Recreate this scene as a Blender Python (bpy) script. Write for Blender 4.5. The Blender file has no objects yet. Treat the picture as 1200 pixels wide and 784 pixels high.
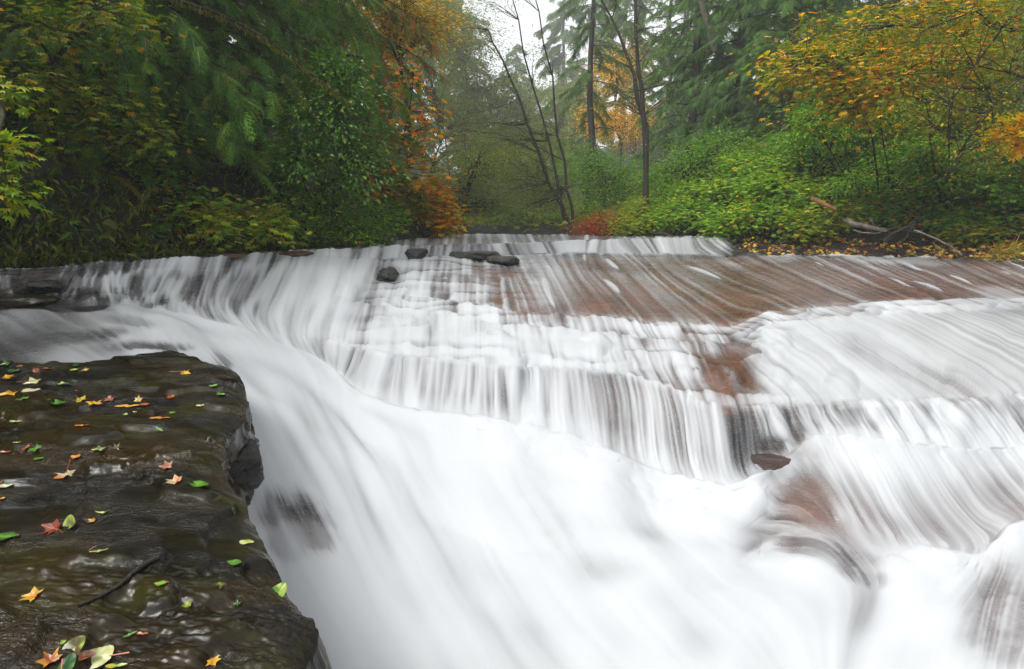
import bpy, math, random
import numpy as np

rng = np.random.default_rng(11)
random.seed(11)
R = math.radians
scene = bpy.context.scene
COL = scene.collection

# ------------------------------------------------------------------ camera
F = 667.0
PITCH = R(11.36)
CAMZ = 1.1
cp, sp = math.cos(PITCH), math.sin(PITCH)


def world_pt(px, py, Y):
    """A point seen at (px, py) of the photograph at forward distance Y (metres)."""
    px = np.asarray(px, float); py = np.asarray(py, float); Y = np.asarray(Y, float)
    yu = (392.0 - py) / F
    k = Y / (cp + sp * yu)
    return np.stack([(px - 600.0) / F * k, Y + 0 * k, CAMZ + (-sp + cp * yu) * k], -1)


def on_plane(px, py, z):
    yu = (392.0 - py) / F
    k = (z - CAMZ) / (-sp + cp * yu)
    return np.array([(px - 600.0) / F * k, (cp + sp * yu) * k, z])


cam_d = bpy.data.cameras.new('camera')
cam_d.sensor_width = 36.0
cam_d.lens = 36.0 * F / 1200.0
cam_d.clip_start = 0.05
cam_d.clip_end = 500.0
cam = bpy.data.objects.new('camera', cam_d)
COL.objects.link(cam)
cam.location = (0, 0, CAMZ)
cam.rotation_euler = (R(90) - PITCH, 0, 0)
scene.camera = cam

# ------------------------------------------------------------------ noise
_perm = np.random.default_rng(5).permutation(256)
_perm = np.concatenate([_perm, _perm, _perm]).astype(np.int64)
_val = np.random.default_rng(6).random(256) * 2 - 1


def vnoise(x, y, z=0.0, seed=0):
    x, y, z = np.broadcast_arrays(np.asarray(x, float) + seed * 17.3, np.asarray(y, float) - seed * 9.1, np.asarray(z, float) + seed * 4.7)
    xi = np.floor(x).astype(np.int64); yi = np.floor(y).astype(np.int64); zi = np.floor(z).astype(np.int64)
    fx, fy, fz = x - xi, y - yi, z - zi
    fx = fx * fx * (3 - 2 * fx); fy = fy * fy * (3 - 2 * fy); fz = fz * fz * (3 - 2 * fz)

    def h(a, b, c):
        return _val[_perm[(_perm[(_perm[a & 255] + b) & 255] + c) & 255]]
    r = 0.0
    for dx in (0, 1):
        wx = fx if dx else 1 - fx
        for dy in (0, 1):
            wy = fy if dy else 1 - fy
            for dz in (0, 1):
                wz = fz if dz else 1 - fz
                r = r + wx * wy * wz * h(xi + dx, yi + dy, zi + dz)
    return r


def fbm(x, y, z=0.0, oct=4, seed=0, gain=0.5):
    a, s, f = 1.0, 0.0, 1.0
    for i in range(oct):
        s = s + a * vnoise(np.asarray(x) * f, np.asarray(y) * f, np.asarray(z) * f, seed + i)
        a *= gain; f *= 2.03
    return s


def smooth(e0, e1, x):
    t = np.clip((x - e0) / (e1 - e0), 0, 1)
    return t * t * (3 - 2 * t)


def blur(a, sig, axis):
    n = int(sig * 3 + 1)
    k = np.exp(-0.5 * (np.arange(-n, n + 1) / sig) ** 2); k /= k.sum()
    pad = [(0, 0)] * a.ndim; pad[axis] = (n, n)
    b = np.pad(a, pad, mode='edge')
    out = np.zeros_like(a)
    for i, w in enumerate(k):
        sl = [slice(None)] * a.ndim; sl[axis] = slice(i, i + a.shape[axis])
        out += w * b[tuple(sl)]
    return out


def pchip(xk, yk, x):
    """Monotone cubic interpolation."""
    xk = np.asarray(xk, float); yk = np.asarray(yk, float)
    h = np.diff(xk); d = np.diff(yk) / h
    m = np.zeros_like(yk)
    m[0], m[-1] = d[0], d[-1]
    for i in range(1, len(yk) - 1):
        if d[i - 1] * d[i] > 0:
            w1, w2 = 2 * h[i] + h[i - 1], h[i] + 2 * h[i - 1]
            m[i] = (w1 + w2) / (w1 / d[i - 1] + w2 / d[i])
    i = np.clip(np.searchsorted(xk, x) - 1, 0, len(h) - 1)
    t = (x - xk[i]) / h[i]
    return (yk[i] * (1 + 2 * t) * (1 - t) ** 2 + h[i] * m[i] * t * (1 - t) ** 2
            + yk[i + 1] * t * t * (3 - 2 * t) + h[i] * m[i + 1] * t * t * (t - 1))


# ------------------------------------------------------------------ objects
def link(o, parent=None):
    COL.objects.link(o)
    if parent is not None:
        o.parent = parent
    return o


def tag(o, label=None, cat=None, group=None, kind=None):
    if label: o['label'] = label
    if cat: o['category'] = cat
    if group: o['group'] = group
    if kind: o['kind'] = kind
    return o


def root(name, loc, label, cat, group=None):
    o = bpy.data.objects.new(name, None)
    o.empty_display_size = 0.1
    link(o)
    o.location = [float(v) for v in loc]
    return tag(o, label, cat, group)


def mesh(name, V, Fc, mat, parent=None, col=None, attrs=None, smooth_shade=True, origin=None):
    """One mesh object from numpy vertices and an (n,3) or (n,4) face array. World coordinates; parent is an unrotated Empty."""
    V = np.asarray(V, np.float32)
    if parent is not None:
        V = V - np.array(parent.location, np.float32)
    off = None
    if parent is None and origin is not None:
        off = np.asarray(origin, np.float32); V = V - off
    me = bpy.data.meshes.new(name)
    Fc = np.asarray(Fc, np.int32)
    n, k = Fc.shape
    me.vertices.add(len(V)); me.vertices.foreach_set('co', V.ravel())
    me.loops.add(n * k); me.loops.foreach_set('vertex_index', Fc.ravel())
    me.polygons.add(n)
    me.polygons.foreach_set('loop_start', np.arange(0, n * k, k, dtype=np.int32))
    me.polygons.foreach_set('use_smooth', np.full(n, smooth_shade))
    if col is not None:
        c = np.ones((len(V), 4), np.float32); c[:, :3] = col
        at = me.attributes.new('tint', 'FLOAT_COLOR', 'POINT'); at.data.foreach_set('color', c.ravel())
    for an, av in (attrs or {}).items():
        at = me.attributes.new(an, 'FLOAT', 'POINT'); at.data.foreach_set('value', np.asarray(av, np.float32).ravel())
    me.update(calc_edges=True)
    me.materials.append(mat)
    o = bpy.data.objects.new(name, me)
    if off is not None:
        o.location = [float(v) for v in off]
    return link(o, parent)


def grid_faces(nr, nc):
    i = np.arange(nr * nc).reshape(nr, nc)
    return np.stack([i[:-1, :-1].ravel(), i[1:, :-1].ravel(), i[1:, 1:].ravel(), i[:-1, 1:].ravel()], -1)


class Tubes:
    """Collects tapered bent tubes into one mesh."""
    def __init__(s): s.V = []; s.F = []; s.n = 0

    def add(s, pts, rad, sides=6):
        pts = np.asarray(pts, float); m = len(pts)
        rad = np.broadcast_to(np.asarray(rad, float), (m,))
        t = np.gradient(pts, axis=0); t /= np.linalg.norm(t, axis=1, keepdims=True) + 1e-9
        ref = np.array([0.0, 0, 1]) if abs(t[0, 2]) < 0.8 else np.array([1.0, 0, 0])
        a = np.cross(t, ref); a /= np.linalg.norm(a, axis=1, keepdims=True) + 1e-9
        b = np.cross(t, a)
        th = np.arange(sides) / sides * 2 * np.pi
        ring = pts[:, None] + rad[:, None, None] * (np.cos(th)[None, :, None] * a[:, None] + np.sin(th)[None, :, None] * b[:, None])
        V = ring.reshape(-1, 3)
        i = np.arange(m * sides).reshape(m, sides); j = np.roll(i, -1, axis=1)
        Fc = np.stack([i[:-1].ravel(), j[:-1].ravel(), j[1:].ravel(), i[1:].ravel()], -1)
        s.V.append(V); s.F.append(Fc + s.n); s.n += len(V)

    def build(s, name, mat, parent=None, **k):
        return mesh(name, np.concatenate(s.V), np.concatenate(s.F), mat, parent, **k)


LEAFGAIN = 2.1


class Leaves:
    """Collects copies of a leaf or spray template (rows of quads) into one mesh with a colour per copy."""
    def __init__(s): s.V = []; s.F = []; s.C = []; s.n = 0

    def add(s, tmpl, P, X, Z, size, colr, vary=0.12):
        tv, tf = tmpl
        n, m = len(P), len(tv)
        if n == 0: return
        X = X / (np.linalg.norm(X, axis=1, keepdims=True) + 1e-9)
        Yv = np.cross(Z, X); Yv /= np.linalg.norm(Yv, axis=1, keepdims=True) + 1e-9
        Zv = np.cross(X, Yv)
        sz = np.broadcast_to(np.asarray(size, float), (n,))[:, None, None]
        V = P[:, None] + sz * (tv[None, :, 0:1] * X[:, None] + tv[None, :, 1:2] * Yv[:, None] + tv[None, :, 2:3] * Zv[:, None])
        s.V.append(V.reshape(-1, 3))
        Fc = (tf[None] + (np.arange(n) * m)[:, None, None]).reshape(-1, 4)
        s.F.append(Fc + s.n); s.n += n * m
        c = colr * (1 + rng.normal(0, vary, (n, 1)))
        s.C.append(np.repeat(np.clip(c * np.where(c[:, :1] > 1.8 * c[:, 1:2], 1.1, np.where(c[:, :1] > 1.15 * c[:, 1:2], 1.35, LEAFGAIN)) * np.array([1.2, 1.0, 0.72]), 0.002, 0.85), m, axis=0))

    def build(s, name, mat, parent=None, **k):
        return mesh(name, np.concatenate(s.V), np.concatenate(s.F), mat, parent, col=np.concatenate(s.C), smooth_shade=False, **k)


# ------------------------------------------------------------------ materials
def newmat(name):
    m = bpy.data.materials.new(name); m.use_nodes = True
    nt = m.node_tree; nt.nodes.clear()
    return m, nt, nt.nodes, nt.links


def node(nt, typ, **kw):
    n = nt.nodes.new(typ)
    for k, v in kw.items():
        setattr(n, k, v)
    return n


def ramp(nt, stops, interp='LINEAR'):
    n = nt.nodes.new('ShaderNodeValToRGB')
    e = n.color_ramp.elements
    n.color_ramp.interpolation = interp
    while len(e) > 1: e.remove(e[-1])
    e[0].position, e[0].color = stops[0][0], (*stops[0][1], 1)
    for p, c in stops[1:]:
        q = e.new(p); q.color = (*c, 1)
    return n


def noise_node(nt, scale, detail=6, rough=0.6, vec=None, dist=0.0):
    n = nt.nodes.new('ShaderNodeTexNoise')
    n.inputs['Scale'].default_value = scale
    n.inputs['Detail'].default_value = detail
    n.inputs['Roughness'].default_value = rough
    n.inputs['Distortion'].default_value = dist
    if vec is not None: nt.links.new(vec, n.inputs['Vector'])
    return n


def math_node(nt, op, a, b=None, clamp=False):
    n = nt.nodes.new('ShaderNodeMath'); n.operation = op; n.use_clamp = clamp
    for i, v in enumerate((a, b)):
        if v is None: continue
        if isinstance(v, (int, float)): n.inputs[i].default_value = v
        else: nt.links.new(v, n.inputs[i])
    return n.outputs[0]


def world_pos(nt, scale=(1, 1, 1)):
    g = nt.nodes.new('ShaderNodeNewGeometry')
    mp = nt.nodes.new('ShaderNodeMapping')
    mp.inputs['Scale'].default_value = scale
    nt.links.new(g.outputs['Position'], mp.inputs['Vector'])
    return mp.outputs['Vector']


def rock_material(name, stops, moss=(0.03, 0.04, 0.008), moss_amt=0.4, rough=(0.16, 0.6), bump=0.6, scale=2.2, stretch=(1, 1, 3), fine=38, coat=0.0):
    m, nt, N, L = newmat(name)
    out = node(nt, 'ShaderNodeOutputMaterial'); b = node(nt, 'ShaderNodeBsdfPrincipled')
    L.new(b.outputs[0], out.inputs[0])
    v = world_pos(nt, stretch)
    n1 = noise_node(nt, scale, 8, 0.65, v, 0.4)
    r1 = ramp(nt, stops); L.new(n1.outputs[0], r1.inputs[0])
    n2 = noise_node(nt, scale * 1.7, 6, 0.7, v)
    r2 = ramp(nt, [(0.52, (0, 0, 0)), (0.68, (1, 1, 1))]); L.new(n2.outputs[0], r2.inputs[0])
    mx = node(nt, 'ShaderNodeMix', data_type='RGBA')
    L.new(math_node(nt, 'MULTIPLY', r2.outputs[0], moss_amt), mx.inputs[0])
    L.new(r1.outputs[0], mx.inputs[6]); mx.inputs[7].default_value = (*moss, 1)
    L.new(mx.outputs[2], b.inputs['Base Color'])
    n3 = noise_node(nt, 4.5, 5, 0.6, v)
    mr = node(nt, 'ShaderNodeMapRange')
    mr.inputs[1].default_value = 0.35; mr.inputs[2].default_value = 0.65
    mr.inputs[3].default_value = rough[0]; mr.inputs[4].default_value = rough[1]
    L.new(n3.outputs[0], mr.inputs[0]); L.new(mr.outputs[0], b.inputs['Roughness'])
    n4 = noise_node(nt, fine, 3 if coat else 7, 0.6 if coat else 0.7, v, 0.6)
    n5 = noise_node(nt, fine * 0.22, 4, 0.6, v)
    h = math_node(nt, 'ADD', n4.outputs[0], math_node(nt, 'MULTIPLY', n5.outputs[0], 2.0))
    bp = node(nt, 'ShaderNodeBump'); bp.inputs['Strength'].default_value = bump; bp.inputs['Distance'].default_value = 0.02
    if coat:
        n6 = noise_node(nt, 2.6, 4, 0.6, v)
        r6 = ramp(nt, [(0.46, (0.07, 0.07, 0.07)), (0.62, (1, 1, 1))]); L.new(n6.outputs[0], r6.inputs[0])
        L.new(math_node(nt, 'MULTIPLY', r6.outputs[0], bump), bp.inputs['Strength'])
    L.new(h, bp.inputs['Height']); L.new(bp.outputs[0], b.inputs['Normal'])
    if coat: b.inputs['Specular IOR Level'].default_value = 0.12
    b.inputs['Coat Weight'].default_value = coat; b.inputs['Coat Roughness'].default_value = 0.04; b.inputs['Coat IOR'].default_value = 1.4
    if coat: L.new(bp.outputs[0], b.inputs['Coat Normal'])
    return m


M_BED = rock_material('wet_bedrock', [(0.3, (0.05, 0.022, 0.012)), (0.5, (0.155, 0.06, 0.033)), (0.68, (0.23, 0.1, 0.056)), (0.8, (0.105, 0.056, 0.028))],
                      moss=(0.06, 0.05, 0.012), moss_amt=0.35, rough=(0.15, 0.5), scale=1.6, stretch=(0.6, 1, 3))
_nt = M_BED.node_tree
_b = next(n for n in _nt.nodes if n.type == 'BSDF_PRINCIPLED')
_src = _b.inputs['Base Color'].links[0].from_socket
_at = node(_nt, 'ShaderNodeAttribute', attribute_name='ruddy')
_mx = node(_nt, 'ShaderNodeMix', data_type='RGBA')
_mx.inputs[6].default_value = (0.018, 0.017, 0.018, 1)
_nt.links.new(_at.outputs['Fac'], _mx.inputs[0]); _nt.links.new(_src, _mx.inputs[7]); _nt.links.new(_mx.outputs[2], _b.inputs['Base Color'])
M_LEDGE = rock_material('dark_wet_ledge', [(0.25, (0.003, 0.003, 0.0024)), (0.47, (0.009, 0.0068, 0.0036)), (0.6, (0.026, 0.0165, 0.005)), (0.75, (0.014, 0.01, 0.004))],
                        moss=(0.034, 0.036, 0.005), moss_amt=0.7, rough=(0.16, 0.6), scale=1.9, stretch=(0.6, 1.3, 2), bump=1.0, fine=95, coat=0.4)
M_BLACK = rock_material('black_mossy_rock', [(0.3, (0.008, 0.008, 0.008)), (0.6, (0.024, 0.022, 0.02)), (0.8, (0.04, 0.034, 0.028))],
                        moss=(0.022, 0.03, 0.006), moss_amt=0.7, rough=(0.15, 0.5), scale=5, stretch=(1, 1, 2), bump=0.8)
M_SOIL = rock_material('forest_soil', [(0.3, (0.006, 0.0045, 0.0025)), (0.5, (0.014, 0.01, 0.005)), (0.7, (0.015, 0.017, 0.005))],
                       moss=(0.014, 0.025, 0.004), moss_amt=0.9, rough=(0.7, 0.95), scale=0.9, stretch=(1, 1, 1), bump=0.7, fine=20)


def bark_material(name, c0, c1, moss, amt):
    return rock_material(name, [(0.35, c0), (0.65, c1)], moss=moss, moss_amt=amt, rough=(0.6, 0.9), scale=6, stretch=(2, 2, 0.5), bump=0.8, fine=30)


M_BARK = bark_material('dark_bark', (0.012, 0.009, 0.007), (0.035, 0.026, 0.02), (0.03, 0.035, 0.008), 0.4)
M_BARKMOSS = bark_material('mossy_bark', (0.02, 0.016, 0.008), (0.045, 0.04, 0.014), (0.06, 0.065, 0.008), 0.95)
M_BARKPALE = bark_material('pale_bark', (0.09, 0.075, 0.06), (0.26, 0.22, 0.18), (0.05, 0.05, 0.015), 0.3)
M_BARKRED = bark_material('split_wood', (0.22, 0.08, 0.03), (0.42, 0.2, 0.09), (0.3, 0.16, 0.07), 0.3)


def leaf_material(name, trans=0.3, rough=0.4, spec=0.4):
    m, nt, N, L = newmat(name)
    out = node(nt, 'ShaderNodeOutputMaterial'); b = node(nt, 'ShaderNodeBsdfPrincipled'); t = node(nt, 'ShaderNodeBsdfTranslucent')
    at = node(nt, 'ShaderNodeAttribute', attribute_name='tint')
    mix = node(nt, 'ShaderNodeMixShader'); mix.inputs[0].default_value = trans
    L.new(at.outputs['Color'], b.inputs['Base Color'])
    hs = node(nt, 'ShaderNodeHueSaturation'); hs.inputs['Value'].default_value = 1.5; hs.inputs['Saturation'].default_value = 1.1
    L.new(at.outputs['Color'], hs.inputs['Color']); L.new(hs.outputs[0], t.inputs['Color'])
    b.inputs['Roughness'].default_value = rough; b.inputs['Specular IOR Level'].default_value = spec
    L.new(b.outputs[0], mix.inputs[1]); L.new(t.outputs[0], mix.inputs[2]); L.new(mix.outputs[0], out.inputs[0])
    return m


M_LEAF = leaf_material('foliage', 0.35, 0.5, 0.2)
M_GLOSS = leaf_material('glossy_foliage', 0.2, 0.22, 0.6)
M_FALLEN = leaf_material('wet_fallen_leaf', 0.1, 0.3, 0.5)

# water: clear wet film where foam is low, aerated white where foam is high
M_WATER, nt, N, L = newmat('stream_water')
out = node(nt, 'ShaderNodeOutputMaterial')
fo = node(nt, 'ShaderNodeAttribute', attribute_name='foam')
white = node(nt, 'ShaderNodeBsdfPrincipled')
white.inputs['Base Color'].default_value = (0.47, 0.485, 0.50, 1)
white.inputs['Roughness'].default_value = 0.55
white.inputs['Specular IOR Level'].default_value = 0.2
tr = node(nt, 'ShaderNodeBsdfTransparent'); tr.inputs[0].default_value = (0.9, 0.87, 0.84, 1)
gl = node(nt, 'ShaderNodeBsdfGlossy'); gl.inputs['Roughness'].default_value = 0.22
fr = node(nt, 'ShaderNodeFresnel'); fr.inputs[0].default_value = 1.33
clear = node(nt, 'ShaderNodeMixShader')
L.new(math_node(nt, 'MULTIPLY', fr.outputs[0], 0.6), clear.inputs[0]); L.new(tr.outputs[0], clear.inputs[1]); L.new(gl.outputs[0], clear.inputs[2])
mx = node(nt, 'ShaderNodeMixShader')
L.new(fo.outputs['Fac'], mx.inputs[0]); L.new(clear.outputs[0], mx.inputs[1]); L.new(white.outputs[0], mx.inputs[2])
L.new(mx.outputs[0], out.inputs[0])

# ------------------------------------------------------------------ riverbed and water
#         px :  L1 top lip    L2 its foot   L3 mid lip    L4 its foot   L5 low lip    L6 low foot    L7 pool
KEY = {
    -260: [(318, 6.6), (324, 6.5), (330, 6.4), (336, 6.3), (341, 6.2), (345, 6.1), (418, 4.7)],
    0:    [(318, 6.7), (325, 6.6), (332, 6.5), (338, 6.4), (343, 6.3), (348, 6.2), (418, 4.7)],
    100:  [(312, 7.0), (320, 6.95), (329, 6.88), (337, 6.78), (345, 6.65), (353, 6.5), (417, 4.72)],
    180:  [(305, 7.5), (316, 7.45), (328, 7.38), (340, 7.28), (351, 7.15), (362, 7.0), (420, 4.9)],
    230:  [(303, 7.75), (317, 7.68), (331, 7.58), (345, 7.42), (360, 7.2), (375, 6.9), (440, 4.8)],
    300:  [(298, 8.6), (311, 8.45), (331, 8.2), (351, 7.8), (373, 7.2), (395, 6.6), (470, 4.5)],
    380:  [(294, 9.3), (304, 9.1), (335, 7.9), (350, 7.45), (400, 6.2), (430, 5.9), (520, 4.0)],
    440:  [(291, 9.9), (305, 9.7), (345, 7.6), (360, 7.2), (415, 5.3), (470, 4.9), (580, 3.6)],
    520:  [(288, 10.7), (302, 10.5), (352, 7.0), (368, 6.6), (425, 5.0), (487, 4.55), (620, 3.3)],
    600:  [(286, 11.5), (300, 11.3), (365, 6.4), (382, 6.05), (433, 4.6), (500, 4.2), (650, 3.1)],
    700:  [(282, 13.8), (298, 13.0), (372, 6.4), (390, 6.0), (438, 4.5), (533, 3.95), (660, 3.0)],
    760:  [(280, 14.8), (298, 13.8), (380, 6.2), (398, 5.75), (450, 4.3), (560, 3.85), (665, 2.95)],
    850:  [(279, 15.3), (300, 14.2), (383, 6.0), (402, 5.6), (478, 3.85), (578, 3.5), (670, 2.9)],
    900:  [(279, 15.0), (300, 13.8), (366, 6.6), (382, 6.3), (482, 3.8), (560, 3.55), (640, 3.1)],
    960:  [(279, 14.5), (301, 13.2), (360, 7.0), (375, 6.7), (480, 3.75), (522, 3.6), (612, 3.15)],
    1060: [(280, 13.0), (303, 11.9), (353, 7.4), (368, 7.1), (477, 3.7), (528, 3.5), (655, 2.95)],
    1140: [(282, 12.2), (305, 11.3), (351, 7.5), (365, 7.2), (473, 3.75), (530, 3.5), (668, 2.9)],
    1200: [(284, 11.6), (308, 10.8), (350, 7.6), (362, 7.3), (468, 3.8), (530, 3.5), (622, 3.05)],
    1460: [(290, 9.0), (318, 8.6), (348, 7.5), (360, 7.2), (460, 3.9), (520, 3.6), (600, 3.1)],
}
kx = np.array(sorted(KEY))
NC = 1180
PX = np.linspace(-260, 1460, NC)
lines = []                                   # each: (py, Y) per column
l0Y = np.full(NC, 18.2); l0py = 392 - F * np.tan(PITCH + np.arctan((0.64 - CAMZ) / l0Y))
lines.append((l0py, l0Y))
for k in range(7):
    py = pchip(kx, [KEY[c][k][0] for c in kx], PX)
    Yk = pchip(kx, [KEY[c][k][1] for c in kx], PX)
    lines.append((py, Yk))
f8 = smooth(200, 340, PX)
y8 = 765 + f8 * 25
lines.append((y8, 2.0 + f8 * 0.28))
lines.append((y8 * 0 + 1100, y8 * 0 + 1.4))
# uneven, jagged lips
for k, amp, fr_ in ((1, 0.012, 0.02), (3, 0.03, 0.022), (4, 0.03, 0.022), (5, 0.035, 0.018), (6, 0.012, 0.014)):
    py, Yk = lines[k]
    j = fbm(PX * fr_, k * 0.0 + (k // 2) * 7.7, oct=3, seed=k // 2, gain=0.42)
    lines[k] = (py, Yk * (1 + amp * j * smooth(150, 420, PX)))
NROWS = [36, 26, 60, 14, 52, 64, 84, 84, 26]
rows_py, rows_W, rows_line = [], [], []
for k, n in enumerate(NROWS):
    a = world_pt(PX, *lines[k]); b = world_pt(PX, *lines[k + 1])
    last = k == len(NROWS) - 1
    for i in range(n + (1 if last else 0)):
        t = i / n
        tt = 1 - (1 - t) ** 2.6 if k == 0 else t
        rows_W.append(a * (1 - tt) + b * tt)
        rows_py.append(lines[k][0] * (1 - tt) + lines[k + 1][0] * tt)
        rows_line.append(k + t)
W = np.stack(rows_W)                        # (NR, NC, 3)
PYG = np.stack(rows_py)
LG = np.array(rows_line)[:, None] + 0 * PYG
PXG = PX[None] + 0 * PYG
NR = len(W)
nb_ = sum(NROWS[:2]) + 4
for ax in (0, 1, 2):
    sharp = blur(W[..., ax], 0.9, 0)
    W[..., ax] = blur(W[..., ax], 2.2, 0)
    W[:nb_, :, ax] = sharp[:nb_]


def project(G):
    d = G - np.array([0, 0, CAMZ]); fw = d[..., 1] * cp - d[..., 2] * sp; upv = d[..., 1] * sp + d[..., 2] * cp
    return 600 + F * d[..., 0] / fw, 392 - F * upv / fw


PXC = PXG.copy()
PXG, PYG = project(W)


def blob(px, py, sx, sy, ang=0.0):
    c, s = math.cos(R(ang)), math.sin(R(ang))
    dx, dy = PXG - px, PYG - py
    u, v = (dx * c + dy * s) / sx, (-dx * s + dy * c) / sy
    return np.exp(-0.5 * (u * u + v * v))


# broad swells: the chute humps, the mound bottom right, dips
swell = (0.07 * blob(1205, 745, 85, 75) + 0.05 * blob(700, 640, 90, 50, 25) - 0.06 * blob(560, 640, 60, 120, -35)
         + 0.05 * blob(430, 600, 50, 130, -35) + 0.05 * blob(1000, 560, 70, 45, 30) + 0.03 * blob(900, 740, 120, 40, 20))
W[..., 2] += swell
# stair-stepped strata
X_, Y_, Z_ = W[..., 0], W[..., 1], W[..., 2]
st = 0.075
q = Z_ / st + 1.3 * fbm(X_ * 0.55, Y_ * 0.9, oct=3, seed=20) + 0.16 * fbm(X_ * 5, Y_ * 5, oct=2, seed=24)
fq = q - np.floor(q)
terr = (np.floor(q) + smooth(0.6, 0.98, fq) - q) * st
wstair = (smooth(1.9, 2.1, LG) * (1 - smooth(6.0, 6.3, LG)) * smooth(380, 470, PXG))
wstair = wstair * (1 - 0.4 * smooth(620, 760, PXG) * smooth(2, 2.2, LG) * (1 - smooth(2.75, 3, LG)))
wstair *= 1 - 0.6 * smooth(5.0, 5.15, LG) * (1 - smooth(5.85, 6.0, LG))
terr = terr * wstair
# steep faces: rock pushed in and out
steep = smooth(5.0, 5.2, LG) * (1 - smooth(5.85, 6.0, LG)) + (PXG < 420) * smooth(1.05, 1.5, LG) * (1 - smooth(5.5, 6.0, LG))
rough = 0.02 * fbm(X_ * 3, Y_ * 3, Z_ * 5, oct=5, seed=30)
BED = W.copy()
BED[..., 2] += terr + rough - 0.02
shelf = (PXG > 858) * smooth(0.9, 1.05, LG) * (1 - smooth(1.9, 2.0, LG))
BED[..., 2] += shelf * 0.05 * fbm(X_ * 2, Y_ * 3, Z_ * 12, oct=5, seed=38)
BED[..., 1] += shelf * 0.15 * fbm(X_ * 2.5, Z_ * 9, oct=4, seed=39)
BED[..., 1] += steep * 0.07 * (fbm(X_ * 2.2, Z_ * 6, Y_ * 2, oct=4, seed=34)) + 0.05 * steep
stp = blob(915, 545, 38, 40) * 1.5
stp = np.clip(stp, 0, 1)
q3 = Z_ / 0.11 + 0.4 * fbm(X_ * 3, Y_ * 3, oct=3, seed=47)
BED[..., 2] += stp * (np.floor(q3) + smooth(0.75, 1.0, q3 - np.floor(q3)) - q3 + 0.45) * 0.11
BED[..., 2] -= 0.05 * smooth(6.0, 6.3, LG) + 0.1 * smooth(7.0, 7.5, LG)


def normals(G):
    du = np.gradient(G, axis=1); dv = np.gradient(G, axis=0)
    n = np.cross(dv, du); n /= np.linalg.norm(n, axis=-1, keepdims=True) + 1e-12
    return n


# ---- streak field: noise smeared along the flow (columns follow the fall line)
ctrl = np.array([
    (-100, 380, 2.5), (60, 390, 2.5), (60, 330, -0.6), (200, 330, -0.45), (300, 340, -0.5), (380, 360, -0.4), (420, 440, -0.35),
    (520, 455, -0.1), (620, 470, 0.0), (740, 500, 0.04), (850, 520, 0.08), (950, 500, 0.35), (1050, 510, 0.5), (1160, 500, 0.65),
    (1000, 590, 0.65), (1110, 620, 0.9), (450, 330, -0.3), (550, 340, -0.05), (640, 330, 0.5), (720, 330, 1.1), (850, 330, 2.0),
    (1000, 330, 2.3), (1150, 330, 2.6), (550, 400, 0.0), (680, 410, 0.15), (800, 420, 0.5), (950, 420, 1.2), (1100, 430, 1.6),
    (260, 405, 1.6), (340, 440, 1.3), (420, 530, 0.95), (520, 600, 0.75), (600, 700, 0.65), (700, 620, 0.7), (740, 740, 0.9),
    (850, 680, 1.2), (950, 650, 1.8), (1120, 690, -0.9), (1040, 740, -0.4), (1190, 730, -0.3), (500, 292, -0.2), (700, 290, -0.3), (800, 288, 0.1),
    (640, 304, 0.6), (720, 304, 1.3), (820, 306, 2.0), (920, 307, 2.3), (1060, 309, 2.5), (1180, 314, 2.6)])
num = np.zeros_like(PXG); den = np.zeros_like(PXG)
for cx, cy, s_ in ctrl:
    w = 1.0 / (((PXG - cx) / 1.4) ** 2 + (PYG - cy) ** 2 + 60) ** 1.6
    num += w * s_; den += w
slope = num / den
dcol = slope * np.gradient(PYG, axis=0) / (PX[1] - PX[0])     # columns per row


bid = np.minimum(np.floor(np.array(rows_line) + 1e-6), 6).astype(int)
_lo = np.array([np.argmax(bid == b) for b in bid]); _hi = np.array([NR - 1 - np.argmax(bid[::-1] == b) for b in bid])
_m = np.argwhere(bid >= 1).min()
_lo2 = np.where(bid >= 1, _m, 0); _hi2 = np.where(bid >= 1, NR - 1, _m - 1)


def smear(src, K, sig, lo, hi):
    """Average the noise along the flow; it does not cross a lip (rows lo..hi of each row's own stretch)."""
    out_ = src.copy(); wt = np.ones_like(src)
    ci = np.arange(NC)[None] + 0.0 * src
    ri = np.arange(NR)
    for sgn in (1, -1):
        u = ci.copy()
        for k in range(1, K + 1):
            rr_ = ri + sgn * k
            ok = ((rr_ >= lo) & (rr_ <= hi)).astype(float)[:, None]
            rr = np.clip(rr_, 0, NR - 1); prev = np.clip(ri + sgn * (k - 1), 0, NR - 1)
            u0 = np.clip(u, 0, NC - 1.001).astype(int)
            u = u + sgn * dcol[prev[:, None], u0]
            ui = np.clip(u, 0, NC - 1.001); u0 = ui.astype(int); fu = ui - u0
            g = math.exp(-0.5 * (k / sig) ** 2) * ok
            out_ += g * (src[rr[:, None], u0] * (1 - fu) + src[rr[:, None], u0 + 1] * fu); wt += g
    out_ = out_ / np.sqrt(wt)
    return (out_ - out_.mean()) / out_.std()


wl = smooth(395, 455, PXG + 0.45 * (PYG - 360) + 40 * fbm(PXG * 0.02, PYG * 0.03, oct=3, seed=48)) * (LG < 6) + (LG >= 6) * smooth(860, 920, PXG)
wl = np.where(LG < 1, 1.0, wl)


def streaks(a, b, K, sig):
    def nz():
        n_ = blur(rng.normal(size=(NR, NC)), a, 1)
        return blur(n_, b, 0) if b else n_
    f = smear(nz(), K, sig, _lo2, _hi2) * np.sqrt(1 - wl) + smear(nz(), K, sig, _lo, _hi) * np.sqrt(wl)
    return (f - f.mean()) / f.std()


fineS = streaks(0.8, 0, 44, 20)
medS = streaks(3.0, 2, 50, 26)
coarS = streaks(9.0, 4, 50, 28)
shortS = streaks(2.2, 1.0, 14, 7)
soft = blur(blur(rng.normal(size=(NR, NC)), 16, 1), 10, 0); soft /= soft.std()

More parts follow.
